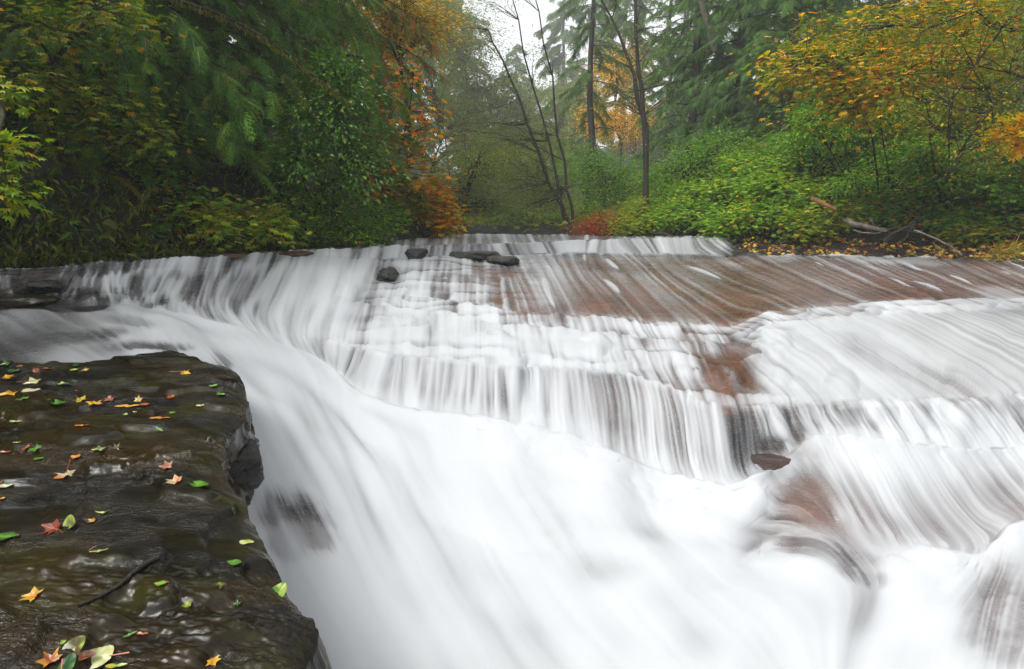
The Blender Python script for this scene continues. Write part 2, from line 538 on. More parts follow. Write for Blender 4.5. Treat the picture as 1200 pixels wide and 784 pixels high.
# ---- how white the water is, by stretch of stream; shade painted into the far-left falls
LK = LG


def band(a, b, w=0.06):
    return smooth(a - w, a + w, LK) * (1 - smooth(b - w, b + w, LK))


def ix(*p):
    return np.interp(PX, [a for a, _ in p], [b for _, b in p])[None] + 0 * PXG


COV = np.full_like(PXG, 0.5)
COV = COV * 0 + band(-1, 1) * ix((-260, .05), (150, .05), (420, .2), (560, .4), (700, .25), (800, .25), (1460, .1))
COV += band(1, 2) * ix((-260, .02), (60, .02), (115, .15), (160, .42), (205, .7), (390, .78), (470, .7), (480, .2), (555, .25), (575, .75), (620, .72), (700, .85), (845, .72), (860, .02), (1460, .02))  # far-left foam cut from here to the low foot, standing in for shade
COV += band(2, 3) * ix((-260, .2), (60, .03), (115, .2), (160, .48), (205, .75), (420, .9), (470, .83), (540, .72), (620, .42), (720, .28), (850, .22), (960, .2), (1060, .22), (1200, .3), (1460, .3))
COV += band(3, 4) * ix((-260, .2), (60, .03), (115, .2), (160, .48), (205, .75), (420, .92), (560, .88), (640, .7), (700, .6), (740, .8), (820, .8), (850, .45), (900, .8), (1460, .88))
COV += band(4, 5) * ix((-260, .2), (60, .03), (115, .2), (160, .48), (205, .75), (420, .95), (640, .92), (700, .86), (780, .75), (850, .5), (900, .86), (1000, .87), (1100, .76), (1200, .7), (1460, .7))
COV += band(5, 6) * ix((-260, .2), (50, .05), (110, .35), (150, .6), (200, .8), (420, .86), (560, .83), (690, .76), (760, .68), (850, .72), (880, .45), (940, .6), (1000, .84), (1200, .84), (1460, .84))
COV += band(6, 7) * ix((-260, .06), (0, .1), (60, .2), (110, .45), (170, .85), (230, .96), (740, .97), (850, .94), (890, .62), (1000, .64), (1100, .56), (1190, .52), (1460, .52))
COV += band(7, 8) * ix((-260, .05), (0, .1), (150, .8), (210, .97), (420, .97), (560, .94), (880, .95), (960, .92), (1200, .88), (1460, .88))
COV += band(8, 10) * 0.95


WARP = np.clip(0.55 * coarS + 0.45 * medS + 0.25 * fineS + 0.4 * fbm(PXG * 0.035, PYG * 0.06, oct=4, seed=52, gain=0.6), -1.6, 1.6)


def paint(px, py, sx, sy, ang, val, amt=1.0):
    global COV
    b = smooth(0.15, 0.85, blob(px, py, sx, sy, ang) * (1 + 0.42 * WARP)) * amt
    COV = COV * (1 - b) + val * b


paint(850, 432, 34, 30, 35, 0.06)            # bare brown rock patch
paint(815, 405, 22, 14, 20, 0.15)
paint(905, 528, 22, 9, 10, 0.1)
paint(925, 572, 32, 18, 25, 0.25)
paint(945, 545, 26, 10, 15, 0.35)
paint(745, 525, 26, 34, 0, 0.5)              # brown showing through the veil
paint(520, 335, 14, 26, 0, 0.3)
paint(530, 315, 30, 8, 0, 0.3)
paint(590, 318, 30, 7, 5, 0.15)
paint(650, 368, 40, 9, 0, 0.2)
paint(455, 322, 12, 12, 0, 0.1)
paint(430, 360, 14, 22, 30, 0.4)
paint(420, 425, 10, 40, 10, 0.6)
paint(500, 395, 16, 20, 0, 0.75)
paint(965, 655, 46, 13, 15, 0.35)
paint(1000, 680, 30, 9, 20, 0.5)
paint(640, 610, 60, 12, 55, 0.8)
paint(1000, 625, 60, 16, 25, 0.8)
paint(1050, 590, 50, 28, 38, 0.55)
paint(1140, 600, 36, 30, 40, 0.5)
paint(1180, 740, 40, 50, 30, 0.42)
paint(342, 615, 36, 22, 15, 0.1)
paint(365, 640, 24, 16, 20, 0.35)
paint(335, 650, 20, 14, 20, 0.4)
paint(1020, 291, 10, 9, 20, 0.85)
paint(910, 303, 30, 4, 0, 0.8); paint(1050, 305, 60, 4, 3, 0.75); paint(1180, 345, 30, 8, 15, 0.85)
paint(950, 330, 60, 9, 8, 0.18); paint(860, 350, 70, 9, 10, 0.2); paint(1140, 325, 60, 7, 5, 0.15)
paint(1120, 455, 50, 14, 20, 0.5); paint(1030, 420, 40, 14, 25, 0.6)
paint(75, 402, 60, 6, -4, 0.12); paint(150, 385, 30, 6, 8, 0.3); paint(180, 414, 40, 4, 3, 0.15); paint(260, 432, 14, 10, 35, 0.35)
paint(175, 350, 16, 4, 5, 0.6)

leftfall = 1 - smooth(385, 475, PXG + 0.45 * (PYG - 360) + 30 * fbm(PXG * 0.02, PYG * 0.03, oct=3, seed=49))
isfall = np.clip(band(1, 2) + band(5, 6) + leftfall * band(1, 6), 0, 1)
isslab = band(2, 3) * smooth(560, 680, PXG) + band(4, 5) * smooth(880, 960, PXG) + band(-1, 1)
isstair = band(2, 5) * (1 - leftfall) * (1 - np.clip(isslab, 0, 1))
ispool = np.clip(band(7, 11) + band(6, 7) * (1 - smooth(870, 930, PXG)), 0, 1)
ismound = band(6, 7) * smooth(870, 930, PXG)
riser = smooth(0.05, 0.8, fq)                 # water whitens as it spills over each small step
S = (isfall * (0.8 * fineS + 0.8 * medS + 0.5 * coarS) + isslab * (0.75 * fineS + 0.3 * medS + 0.12 * coarS + 0.6 * soft)
     + isstair * (0.7 * fineS + 0.5 * shortS + 0.5 * coarS + 1.6 * (riser - 0.35))
     + ispool * (0.3 * medS + 0.75 * coarS + 0.75 * soft) + ismound * (0.3 * fineS + 0.55 * medS + 0.5 * coarS + 0.5 * soft))
S = S * (1 - 0.5 * band(4, 5) * smooth(880, 960, PXG))
S = S * (1 - 0.5 * np.exp(-((LG - 6.05) / 0.2) ** 2))
COV = np.clip(COV, 0.01, 0.995)
toe2 = smooth(5.55, 6.1, LG) * (1 - smooth(6.3, 6.9, LG)) * (1 - 0.8 * smooth(880, 900, PXG) * (1 - smooth(930, 1000, PXG)))
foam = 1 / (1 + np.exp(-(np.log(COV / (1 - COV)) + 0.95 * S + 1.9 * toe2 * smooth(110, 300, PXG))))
foam *= 1 - band(2, 3) * smooth(560, 720, PXG) * (0.42 + 0.22 * np.clip(fbm(X_ * 0.8, Y_ * 0.8, oct=4, seed=57), -1, 1))
fleck = smooth(1.7, 2.5, shortS + 0.35 * soft) * (isslab + isstair)
foam = np.maximum(foam, 0.75 * np.clip(fleck, 0, 1))
foam *= 1 - 0.18 * np.clip(isfall * (0.5 - 0.5 * medS), 0, 1)
foam = np.clip(foam, 0, 1)

# ---- water surface: bed smoothed along the flow, plus a body of water and streak relief
WAT = W.copy()
WAT[..., 2] += blur(blur(terr * (1 - smooth(4.85, 5.1, LG)), 2.2, 0), 1.5, 1) * 0.9
toe = np.maximum(np.exp(-((LG - 6.0) / 0.42) ** 2), np.exp(-((LG - 7.0) / 0.3) ** 2) * smooth(840, 900, PXC))[..., None]
WAT = WAT * (1 - toe) + blur(blur(WAT, 13, 0), 3, 1) * toe
thick = 0.012 + 0.03 * foam + 0.02 * ispool
WAT[..., 2] += toe[..., 0] * (0.022 * fbm(X_ * 4, Y_ * 4, oct=4, seed=55) + 0.02) * smooth(470, 580, PXG)
BED[..., 1] += 0.1 * toe[..., 0] * smooth(150, 300, PXG) * (1 - smooth(560, 700, PXG))
BED[..., 2] -= 0.11 * toe[..., 0] * smooth(150, 300, PXG) * (1 - 0.8 * smooth(860, 900, PXC))
BED[..., 2] -= 0.3 * smooth(0.2, 0.7, blob(405, 445, 45, 32))
BED[..., 1] += 0.15 * smooth(0.2, 0.7, blob(405, 445, 45, 32))
nrm = normals(WAT)
relief = (isfall * (0.010 * medS + 0.008 * coarS + 0.0035 * fineS) + isslab * (0.004 * medS + 0.002 * fineS + 0.004 * coarS)
          + isstair * (0.006 * shortS + 0.006 * coarS) + ispool * (0.006 * coarS + 0.035 * soft + 0.002 * medS) + ismound * (0.007 * medS + 0.006 * coarS + 0.003 * fineS))
relief *= np.clip(W[..., 1] / 5.0, 0.55, 1.8) * (0.38 + 0.4 * ispool)
WAT = WAT + nrm * (thick + relief)[..., None]

red = smooth(1.95, 2.1, LG) * smooth(470, 600, PXG) * (1 - 0.75 * band(5, 6) * (1 - blob(745, 520, 40, 60))) * (1 - 0.5 * smooth(6.9, 7.2, LG))
red = np.maximum(red, np.maximum(smooth(.2, .6, blob(350, 620, 45, 30, 15)), smooth(.2, .6, blob(1180, 740, 70, 80))))
red = np.clip(red + 0.25 * fbm(X_ * 1.2, Y_ * 1.2, oct=3, seed=44), 0.03, 1)
bed = mesh('river_bed', BED.reshape(-1, 3), grid_faces(NR, NC), M_BED, attrs={'ruddy': red})
tag(bed, kind='structure')
fgrid = grid_faces(NR, NC).reshape(NR - 1, NC - 1, 4)
cum = np.cumsum([0] + NROWS)


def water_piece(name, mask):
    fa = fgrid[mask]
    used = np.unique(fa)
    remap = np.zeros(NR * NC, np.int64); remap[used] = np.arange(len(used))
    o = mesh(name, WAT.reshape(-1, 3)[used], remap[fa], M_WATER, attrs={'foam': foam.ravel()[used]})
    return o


rowk = np.arange(NR - 1)[:, None] + np.zeros(NC - 1, int)[None]
pxk = PX[None, :-1] + 0 * rowk
dry = (rowk < cum[2] - 1) & (pxk > 862)
is_up = (rowk < cum[1]) & ~dry
is_pool = (rowk >= cum[7]) | ((rowk >= cum[6]) & (pxk < 880))
tag(water_piece('river', is_up), kind='structure')
tag(water_piece('stream', is_pool), kind='structure')
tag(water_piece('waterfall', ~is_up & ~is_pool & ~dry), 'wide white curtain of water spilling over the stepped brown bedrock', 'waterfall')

# ------------------------------------------------------------------ foreground ledge
edge_px = [(340, 800), (352, 765), (374, 728), (366, 700), (348, 678), (330, 655), (312, 630), (298, 606), (287, 580), (272, 562), (262, 545), (262, 525),
           (276, 508), (286, 490), (290, 470), (284, 450), (270, 436), (248, 426), (220, 419)]
E = np.array([on_plane(a, b, 0.0) for a, b in edge_px])
E = E[np.argsort(E[:, 1])]
yk = np.concatenate([[-1.6, 0.2], E[:, 1]]); xk = np.concatenate([[-0.75, -0.6], E[:, 0]])
YMAX = E[-1, 1]
rows = np.concatenate([np.linspace(-1.6, 1.0, 20)[:-1], 1.0 / np.linspace(1.0, 1.0 / YMAX, 430)])
nU, nS = 470, 60
xe = np.interp(rows, yk, xk)
xe += 0.012 * fbm(rows * 9, 3.0, oct=4, seed=50) * (rows > 1)
xl = np.full_like(rows, -6.0)
u = 1 - (1 - np.linspace(0, 1, nU)) ** 1.6
LX = xl[:, None] + (xe - xl)[:, None] * u[None]
LY = rows[:, None] + 0 * LX
dist = np.maximum(xe[:, None] - LX, 0)
farend = smooth(YMAX - 0.30, YMAX, LY)
# strata: low sheets lying diagonally, wrinkled on top
wq = fbm(LX * 0.9 + LY * 0.3, LY * 1.5, oct=4, seed=60)
qq = wq * 3.0 + 0.25 * fbm(LX * 4, LY * 6, oct=3, seed=66)
tq = (np.floor(qq) + smooth(0.75, 1.0, qq - np.floor(qq))) / 3.0
LZ = 0.03 * wq + 0.075 * tq
wr = fbm(LX * 10 + LY * 5, LY * 22, oct=5, seed=70, gain=0.6)
rugged = smooth(-0.2, 0.35, fbm(LX * 1.3, LY * 1.9, oct=3, seed=77) + 0.5 * np.exp(-dist / 0.35) - 0.1)
LZ = LZ + (0.0015 + 0.0055 * rugged) * wr + 0.005 * rugged * np.abs(fbm(LX * 30, LY * 40, oct=2, seed=80))
crk = np.clip(1 - np.abs(fbm(LX * 1.0 + LY * 0.9, LY * 2.4 - LX * 0.25, oct=4, seed=99, gain=0.6)) * 14, 0, 1) * smooth(-.2, .4, fbm(LX * 0.9, LY * 1.1, oct=2, seed=103))
LZ = LZ - 0.022 * crk
LZ = LZ - 0.05 * np.exp(-(dist / 0.07) ** 1.2) - 0.09 * farend + 0.01
top = np.stack([LX, LY, LZ], -1)
s_ = np.linspace(0, 1, nS + 1)[1:]
side = []
for i, t in enumerate(s_):
    und = 0.02 * math.sin(t * 3.0) - 0.10 * t ** 1.5
    lay = 0.035 * fbm(rows * 3, t * 9.0, oct=4, seed=90) + 0.02 * np.sign(np.sin(t * 22 + 2 * fbm(rows * 2, 0, oct=2, seed=92)))
    side.append(np.stack([xe + (und + lay) * smooth(0, 0.15, t), rows, LZ[:, -1] - 1.0 * t * (1 - 0.0 * rows)], -1))
full = np.concatenate([top, np.stack(side, 1)], 1)
# far edge dives under the sheet of water
dv = []
for t in (0.25, 0.5, 1.0):
    r = full[-1].copy(); r[:, 1] += 0.25 * t; r[:, 2] -= 0.5 * t; dv.append(r)
full = np.concatenate([full, np.stack(dv, 0)], 0)
ledge = mesh('rock_ledge', full.reshape(-1, 3), grid_faces(*full.shape[:2])[:, ::-1], M_LEDGE, origin=(-1.8, 2.5, 0))
tag(ledge, 'broad dark wet rock ledge scattered with fallen leaves beside the white chute', 'rock')
from mathutils.bvhtree import BVHTree
from mathutils import Vector
_lv = [Vector(v) for v in full.reshape(-1, 3)]
BVH = BVHTree.FromPolygons(_lv, [tuple(int(i) for i in f) for f in grid_faces(*full.shape[:2])])


def ledge_hit(px, py):
    d = Vector(((px - 600) / F, cp + sp * (392 - py) / F, -sp + cp * (392 - py) / F)).normalized()
    return BVH.ray_cast(Vector((0, 0, CAMZ)), d)


# ------------------------------------------------------------------ loose rocks
def rock(name, px, py, Y, rx, ry, rz, label, mat, seed, flat=0.6, cat='rock', rot=0.0, ruddy=0.6):
    """An angular boulder: a cube-sphere cut by random planes, then roughened."""
    n = 26
    g = np.linspace(-1, 1, n)
    faces, V, base = [], [], 0
    for ax in range(3):
        for sg in (-1, 1):
            a, b = np.meshgrid(g, g, indexing='ij')
            p = np.zeros((n, n, 3)); p[..., ax] = sg; p[..., (ax + 1) % 3] = a * sg; p[..., (ax + 2) % 3] = b
            p /= np.linalg.norm(p, axis=-1, keepdims=True)
            V.append(p.reshape(-1, 3)); faces.append(grid_faces(n, n) + base); base += n * n
    V = np.concatenate(V); r_ = np.random.default_rng(seed)
    rad = np.ones(len(V))
    for _ in range(10):
        d = r_.normal(size=3); d /= np.linalg.norm(d)
        h = r_.uniform(0.62, 0.95)
        c = V @ d
        rad = np.minimum(rad, np.where(c > 0.05, h / np.maximum(c, 0.05), 9))
    rad = np.minimum(rad, np.where(V[:, 2] > 0.05, flat / np.maximum(V[:, 2], 0.05), 9))
    rad *= 1 + 0.05 * fbm(V[:, 0] * 3, V[:, 1] * 3, V[:, 2] * 3, oct=4, seed=seed)
    V = V * rad[:, None] * np.array([rx, ry, rz])
    c, s = math.cos(rot), math.sin(rot)
    V = np.stack([V[:, 0] * c - V[:, 1] * s, V[:, 0] * s + V[:, 1] * c, V[:, 2]], -1)
    ctr = world_pt(px, py, Y)
    o = mesh(name, V + ctr, np.concatenate(faces), mat, origin=ctr, attrs={'ruddy': np.full(len(V), ruddy)})
    return tag(o, label, cat)


rock('rock', 283, 545, 2.95, 0.13, 0.16, 0.16, 'black angular rock wedged under the notch in the leafy ledge edge', M_BLACK, 3, 0.8)
rock('rock', 43, 337, 6.1, 0.26, 0.2, 0.09, 'small black rock standing in the shaded water at the far left', M_BLACK, 4, 0.8)
rock('rock', 455, 328, 8.6, 0.17, 0.3, 0.2, 'dark rounded rock parting the white water just below the small upper drop', M_BLACK, 5, 0.9)
rock('rock', 487, 300, 10.35, 0.24, 0.3, 0.24, 'dark mossy block on the upper lip beside a narrow white spout', M_BLACK, 6, 0.55)
rock('rock', 548, 301, 10.75, 0.62, 0.4, 0.2, 'long low dark slab along the upper lip right of the mossy block', M_BLACK, 7, 0.5)
rock('rock', 588, 306, 10.3, 0.32, 0.4, 0.14, 'flat dark stone below the upper lip with water sliding past both sides', M_BLACK, 8, 0.6)
rock('rock', 908, 538, 3.72, 0.27, 0.22, 0.17, 'dark reddish ledge block jutting from the falls beneath the right lower lip', M_BED, 41, 0.5, rot=0.2, ruddy=0.3)
rock('rock', 262, 300, 8.35, 0.34, 0.2, 0.07, 'flat brown stone at the lip below the yellow green overhanging shrub', M_BED, 21, 0.5)
rock('rock', 335, 297, 9.05, 0.42, 0.24, 0.08, 'flat brown stone at the lip below the low dense green shrub', M_BED, 22, 0.5)
rock('rock', 405, 293, 9.9, 0.4, 0.24, 0.08, 'brown stone at the lip where the narrow upper fall begins', M_BED, 23, 0.5)
rock('rock', 20, 352, 5.75, 0.4, 0.22, 0.08, 'flat brown leafy stone at the left edge in shallow dark water', M_LEDGE, 9, 0.5)

# ------------------------------------------------------------------ valley ground
YB = np.array([-12, 0, 5, 9, 11.6, 13, 15.3, 18, 25, 35, 60, 170.])
XRB = np.array([15, 13.5, 12.8, 11.5, 10.2, 8.9, 6.4, 4.4, 3.4, 3.0, 2, 2.])
YL = np.array([-12, 0, 4, 6.2, 6.9, 7.8, 8.9, 11, 14, 17, 25, 35, 60, 170.])
XLB = np.array([-9, -9, -9, -8, -6.3, -5.0, -4.05, -2.75, -2.2, -1.5, -1.6, -2, -2, -2.])


def ground_z(x, y):
    x = np.asarray(x, float); y = np.asarray(y, float)
    dr = x - np.interp(y, YB, XRB); dl = np.interp(y, YL, XLB) - x
    inside = np.where(y > 15, 0.30, -1.7) + 0 * x
    inside = -1.7 + 2.1 * smooth(13, 17.5, y) + 0.5 * smooth(18, 19.5, y) + 0.03 * np.maximum(y - 19, 0)
    zr = 0.62 + 0.52 * np.maximum(dr, 0) + 0.35 * smooth(0, 0.6, dr)
    zl = 0.60 + 0.42 * np.maximum(dl, 0) + 0.55 * smooth(0, 0.7, dl)
    z = np.where(dr > 0, zr, np.where(dl > 0, zl, inside))
    far = np.maximum(y - 40, 0) * 0.06
    z = z + far
    z = np.minimum(z, 22) + 0.18 * fbm(x * 0.5, y * 0.5, oct=4, seed=110) * ((dr > 0.2) | (dl > 0.2))
    return z


gx = np.concatenate([np.arange(-90, -16, 2.0), np.arange(-16, 18, 0.22), np.arange(18, 92, 2.0)])
gy = np.concatenate([np.arange(-12, 30, 0.25), np.arange(30, 170, 2.0)])
GX, GY = np.meshgrid(gx, gy)
GZ = ground_z(GX, GY)
tag(mesh('ground', np.stack([GX, GY, GZ], -1).reshape(-1, 3), grid_faces(len(gy), len(gx))[:, ::-1], M_SOIL), kind='structure')


def gpt(px, Y, dz=0.0):
    """Ground point under photo column px at distance Y."""
    x = (px - 600) / F * Y
    return np.array([x, Y, float(ground_z(x, Y)) + dz])


# ------------------------------------------------------------------ leaf templates
def T_quad(w=0.5, fold=0.12, tip=1.0):
    v = np.array([[0, 0, 0], [0.45, w / 2, fold], [tip, 0, -0.05], [0.45, -w / 2, fold]], float)
    return v, np.array([[0, 3, 2, 1]])


def T_ovate(w=0.55, fold=0.1):
    v = np.array([[0, 0, 0], [0.22, w * .42, fold * .8], [0.55, w * .5, fold], [1, 0, -0.12], [0.55, -w * .5, fold], [0.22, -w * .42, fold * .8], [0.5, 0, 0]], float)
    return v, np.array([[0, 6, 2, 1], [6, 3, 2, 2], [0, 5, 4, 6], [6, 4, 3, 3]])


def T_spray(nside=8, sub=True, droop=0.35, w=0.10, spread=0.42):
    """A flat drooping conifer frond along +x: side twigs and, on near trees, leaflets on each twig."""
    V, Fc = [], []

    def rh(p, d, l, wd):
        d = d / np.linalg.norm(d); s = np.array([-d[1], d[0], 0]); b = len(V)
        V.extend([p, p + d * l * .45 + s * wd / 2, p + d * l + np.array([0, 0, -0.12 * l]), p + d * l * .45 - s * wd / 2]); Fc.append([b, b + 3, b + 2, b + 1])
    ax = lambda t: np.array([t, 0.0, -droop * t * t])
    for i in range(nside):
        t = 0.05 + 0.93 * i / nside
        l = (spread * (1 - t) ** 0.7 * (0.55 + 0.45 * min(1, t * 4)) + 0.07) * (0.65 + 0.6 * ((i * 37) % 11) / 11)
        for sg in (-1, 1):
            d = np.array([0.72, sg * 0.75, -0.25 - droop * t])
            p = ax(t + (0.03 if sg > 0 else 0))
            if sub:
                d0 = d / np.linalg.norm(d)
                rh(p, d, l, w * 0.45)
                m = max(2, int(l / 0.1))
                for j in range(m):
                    q = p + d0 * l * (j + .5) / m
                    for s2 in (-1, 1):
                        a = math.atan2(d0[1], d0[0]) + s2 * 0.75
                        rh(q, np.array([math.cos(a), math.sin(a), d0[2] - 0.3]), 0.11 * (1 - 0.5 * j / m) + 0.02, w * 0.3)
            else:
                rh(p, d, l, w)
    rh(ax(0.0), np.array([1, 0, -droop * .5]), 0.9, w * 0.5)
    return np.array(V), np.array(Fc)


SPRAY_HI = T_spray(7, True, 0.45, 0.085, 0.3)
SPRAY_MD = T_spray(8, False, 0.4, 0.06, 0.32)
SPRAY_LO = T_spray(4, False, 0.4, 0.2, 0.5)
LEAF_Q = T_quad(); LEAF_O = T_ovate(); LEAF_N = T_quad(0.28, 0.08)


def T_palm(n=5):
    """A lobed leaf of n pointed fingers (vine maple, salmonberry)."""
    V, Fc = [], []
    for i in range(n):
        a = (i - (n - 1) / 2) * 0.62
        l = 1.0 - 0.13 * abs(i - (n - 1) / 2) ** 1.3
        d = np.array([math.cos(a), math.sin(a), 0]); s = np.array([-d[1], d[0], 0]); b = len(V)
        V.extend([np.zeros(3), d * l * .5 + s * .17 + [0, 0, .06], d * l + [0, 0, -.1], d * l * .5 - s * .17 + [0, 0, .06]]); Fc.append([b, b + 3, b + 2, b + 1])
    return np.array(V), np.array(Fc)


LEAF_P = T_palm()


def pal(*stops):
    """Palette: (weight, (r,g,b)) pairs."""
    wts = np.array([s[0] for s in stops], float); wts /= wts.sum()
    cs = np.array([s[1] for s in stops])
    return lambda n: cs[rng.choice(len(cs), n, p=wts)]


P_CEDAR = pal((5, (.026, .075, .012)), (3, (.04, .1, .014)), (2, (.018, .055, .011)), (1, (.065, .09, .01)))
P_RUST = pal((5, (.03, .08, .014)), (2, (.24, .085, .018)), (1.5, (.16, .06, .015)), (3, (.05, .1, .016)))
P_HEM = pal((5, (.028, .07, .018)), (3, (.036, .085, .024)), (2, (.02, .055, .018)))
P_ALDER = pal((4, (.06, .1, .022)), (3, (.08, .115, .026)), (2, (.045, .08, .02)), (1, (.13, .12, .02)))
P_YEL = pal((4, (.5, .36, .03)), (3, (.44, .28, .02)), (2, (.16, .18, .02)), (.5, (.5, .18, .02)))
P_ORG = pal((4, (.5, .19, .018)), (3, (.46, .28, .02)), (1, (.34, .1, .014)), (4.5, (.1, .14, .014)), (1, (.5, .34, .03)))
P_RUSSET = pal((4, (.28, .06, .018)), (3, (.36, .09, .02)), (1, (.3, .15, .02)), (1, (.06, .1, .014)))
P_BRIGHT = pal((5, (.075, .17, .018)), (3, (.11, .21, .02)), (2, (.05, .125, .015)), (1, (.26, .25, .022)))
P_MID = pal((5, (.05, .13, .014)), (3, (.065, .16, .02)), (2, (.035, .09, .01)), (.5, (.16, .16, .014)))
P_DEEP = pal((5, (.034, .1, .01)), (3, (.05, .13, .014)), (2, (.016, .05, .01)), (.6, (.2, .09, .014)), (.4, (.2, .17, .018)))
P_OLIVE = pal((4, (.06, .095, .012)), (3, (.085, .11, .014)), (3, (.035, .07, .01)), (1, (.22, .16, .018)), (.5, (.26, .1, .014)))
P_UNDER = pal((3, (.04, .11, .014)), (2, (.08, .14, .018)), (2, (.2, .17, .02)), (1, (.2, .085, .016)))
P_YGREEN = pal((4, (.085, .16, .014)), (3, (.14, .18, .016)), (2, (.045, .1, .012)), (1, (.3, .24, .02)))
P_GLOSS = pal((5, (.028, .085, .013)), (3, (.045, .12, .018)), (1, (.09, .14, .02)))


# ------------------------------------------------------------------ growing things
def curve(a, b, sag=0.0, n=6, wob=0.05, side=None):
    a = np.asarray(a, float); b = np.asarray(b, float)
    t = np.linspace(0, 1, n)[:, None]
    p = a * (1 - t) + b * t
    Ln = np.linalg.norm(b - a)
    p[:, 2] += (sag * Ln * 4 * t * (1 - t))[:, 0]
    p[1:-1] += rng.normal(0, wob * Ln, (n - 2, 3)) * 0.5
    return p


def unit_rand(n):
    d = rng.normal(size=(n, 3)); return d / np.linalg.norm(d, axis=1, keepdims=True)


def conifer(name, base, H, Rad, label, palette, nb=70, detail='md', spray=0.7, low=0.05, lean=(0, 0), bare=0.0, droop=0.55, per=16, mat=M_BARK, group=None,
            trunk_r=None, facing=None, up=0.25, roundness=0.8):
    r = root(name, base, label, 'tree', group)
    base = np.asarray(base, float)
    top = base + np.array([lean[0], lean[1], H])
    tp = curve(base - [0, 0, 0.4], top, 0, 9, 0.01)
    tr_ = trunk_r or H * 0.016
    tb = Tubes(); tb.add(tp, np.linspace(tr_, tr_ * 0.12, 9), 9)
    lv = Leaves(); bt = Tubes()
    tm = {'hi': SPRAY_HI, 'md': SPRAY_MD, 'lo': SPRAY_LO}[detail]
    hs_ = low + (1 - low) * (np.arange(nb) + rng.random(nb)) / nb
    for h in hs_:
        p0 = tp[0] + (h * 8 % 1) * 0
        fi = h * 8; i0 = min(int(fi), 7); p0 = tp[i0] * (1 - (fi - i0)) + tp[i0 + 1] * (fi - i0)
        if facing is not None and rng.random() < 0.65:
            az = facing + rng.normal(0, 0.8)
        else:
            az = rng.uniform(0, 2 * np.pi)
        Ln = Rad * (1 - h) ** roundness * rng.uniform(0.65, 1.1) + 0.15
        if h < 0.15: Ln *= 0.6 + 2.6 * h
        d = np.array([math.cos(az), math.sin(az), 0])
        n = 7; t = np.linspace(0, 1, n)[:, None]
        bp = p0 + d * Ln * t + np.array([0, 0, 1]) * Ln * (up * t - droop * t * t) + rng.normal(0, 0.02 * Ln, (n, 3)) * t
        bt.add(bp, np.linspace(max(0.008, 0.012 * Ln), 0.003, n), 4)
        if h < bare: continue
        m = max(4, int(per * (0.4 + Ln / Rad)))
        ts = 0.12 + 0.88 * rng.random(m) ** 0.8
        f = ts * (n - 1); j = np.minimum(f.astype(int), n - 2); fr_ = (f - j)[:, None]
        P = bp[j] * (1 - fr_) + bp[j + 1] * fr_
        sgn = rng.choice([-1, 1], m)
        ang = az + sgn * rng.uniform(0.1, 1.1, m)
        X = np.stack([np.cos(ang), np.sin(ang), -0.3 - droop * 0.9 * ts + rng.normal(0, 0.28, m)], -1)
        Z = np.stack([rng.normal(0, .5, m), rng.normal(0, .5, m), np.ones(m)], -1)
        sz = spray * rng.uniform(0.6, 1.15, m) * (0.55 + 0.45 * min(1.0, Ln / Rad * 1.6))
        lv.add(tm, P, X, Z, sz, palette(m), 0.28)
    tb.build('trunk', mat, r)
    bt.build('branches', mat, r)
    if lv.n: lv.build('crown', M_LEAF, r)
    return r


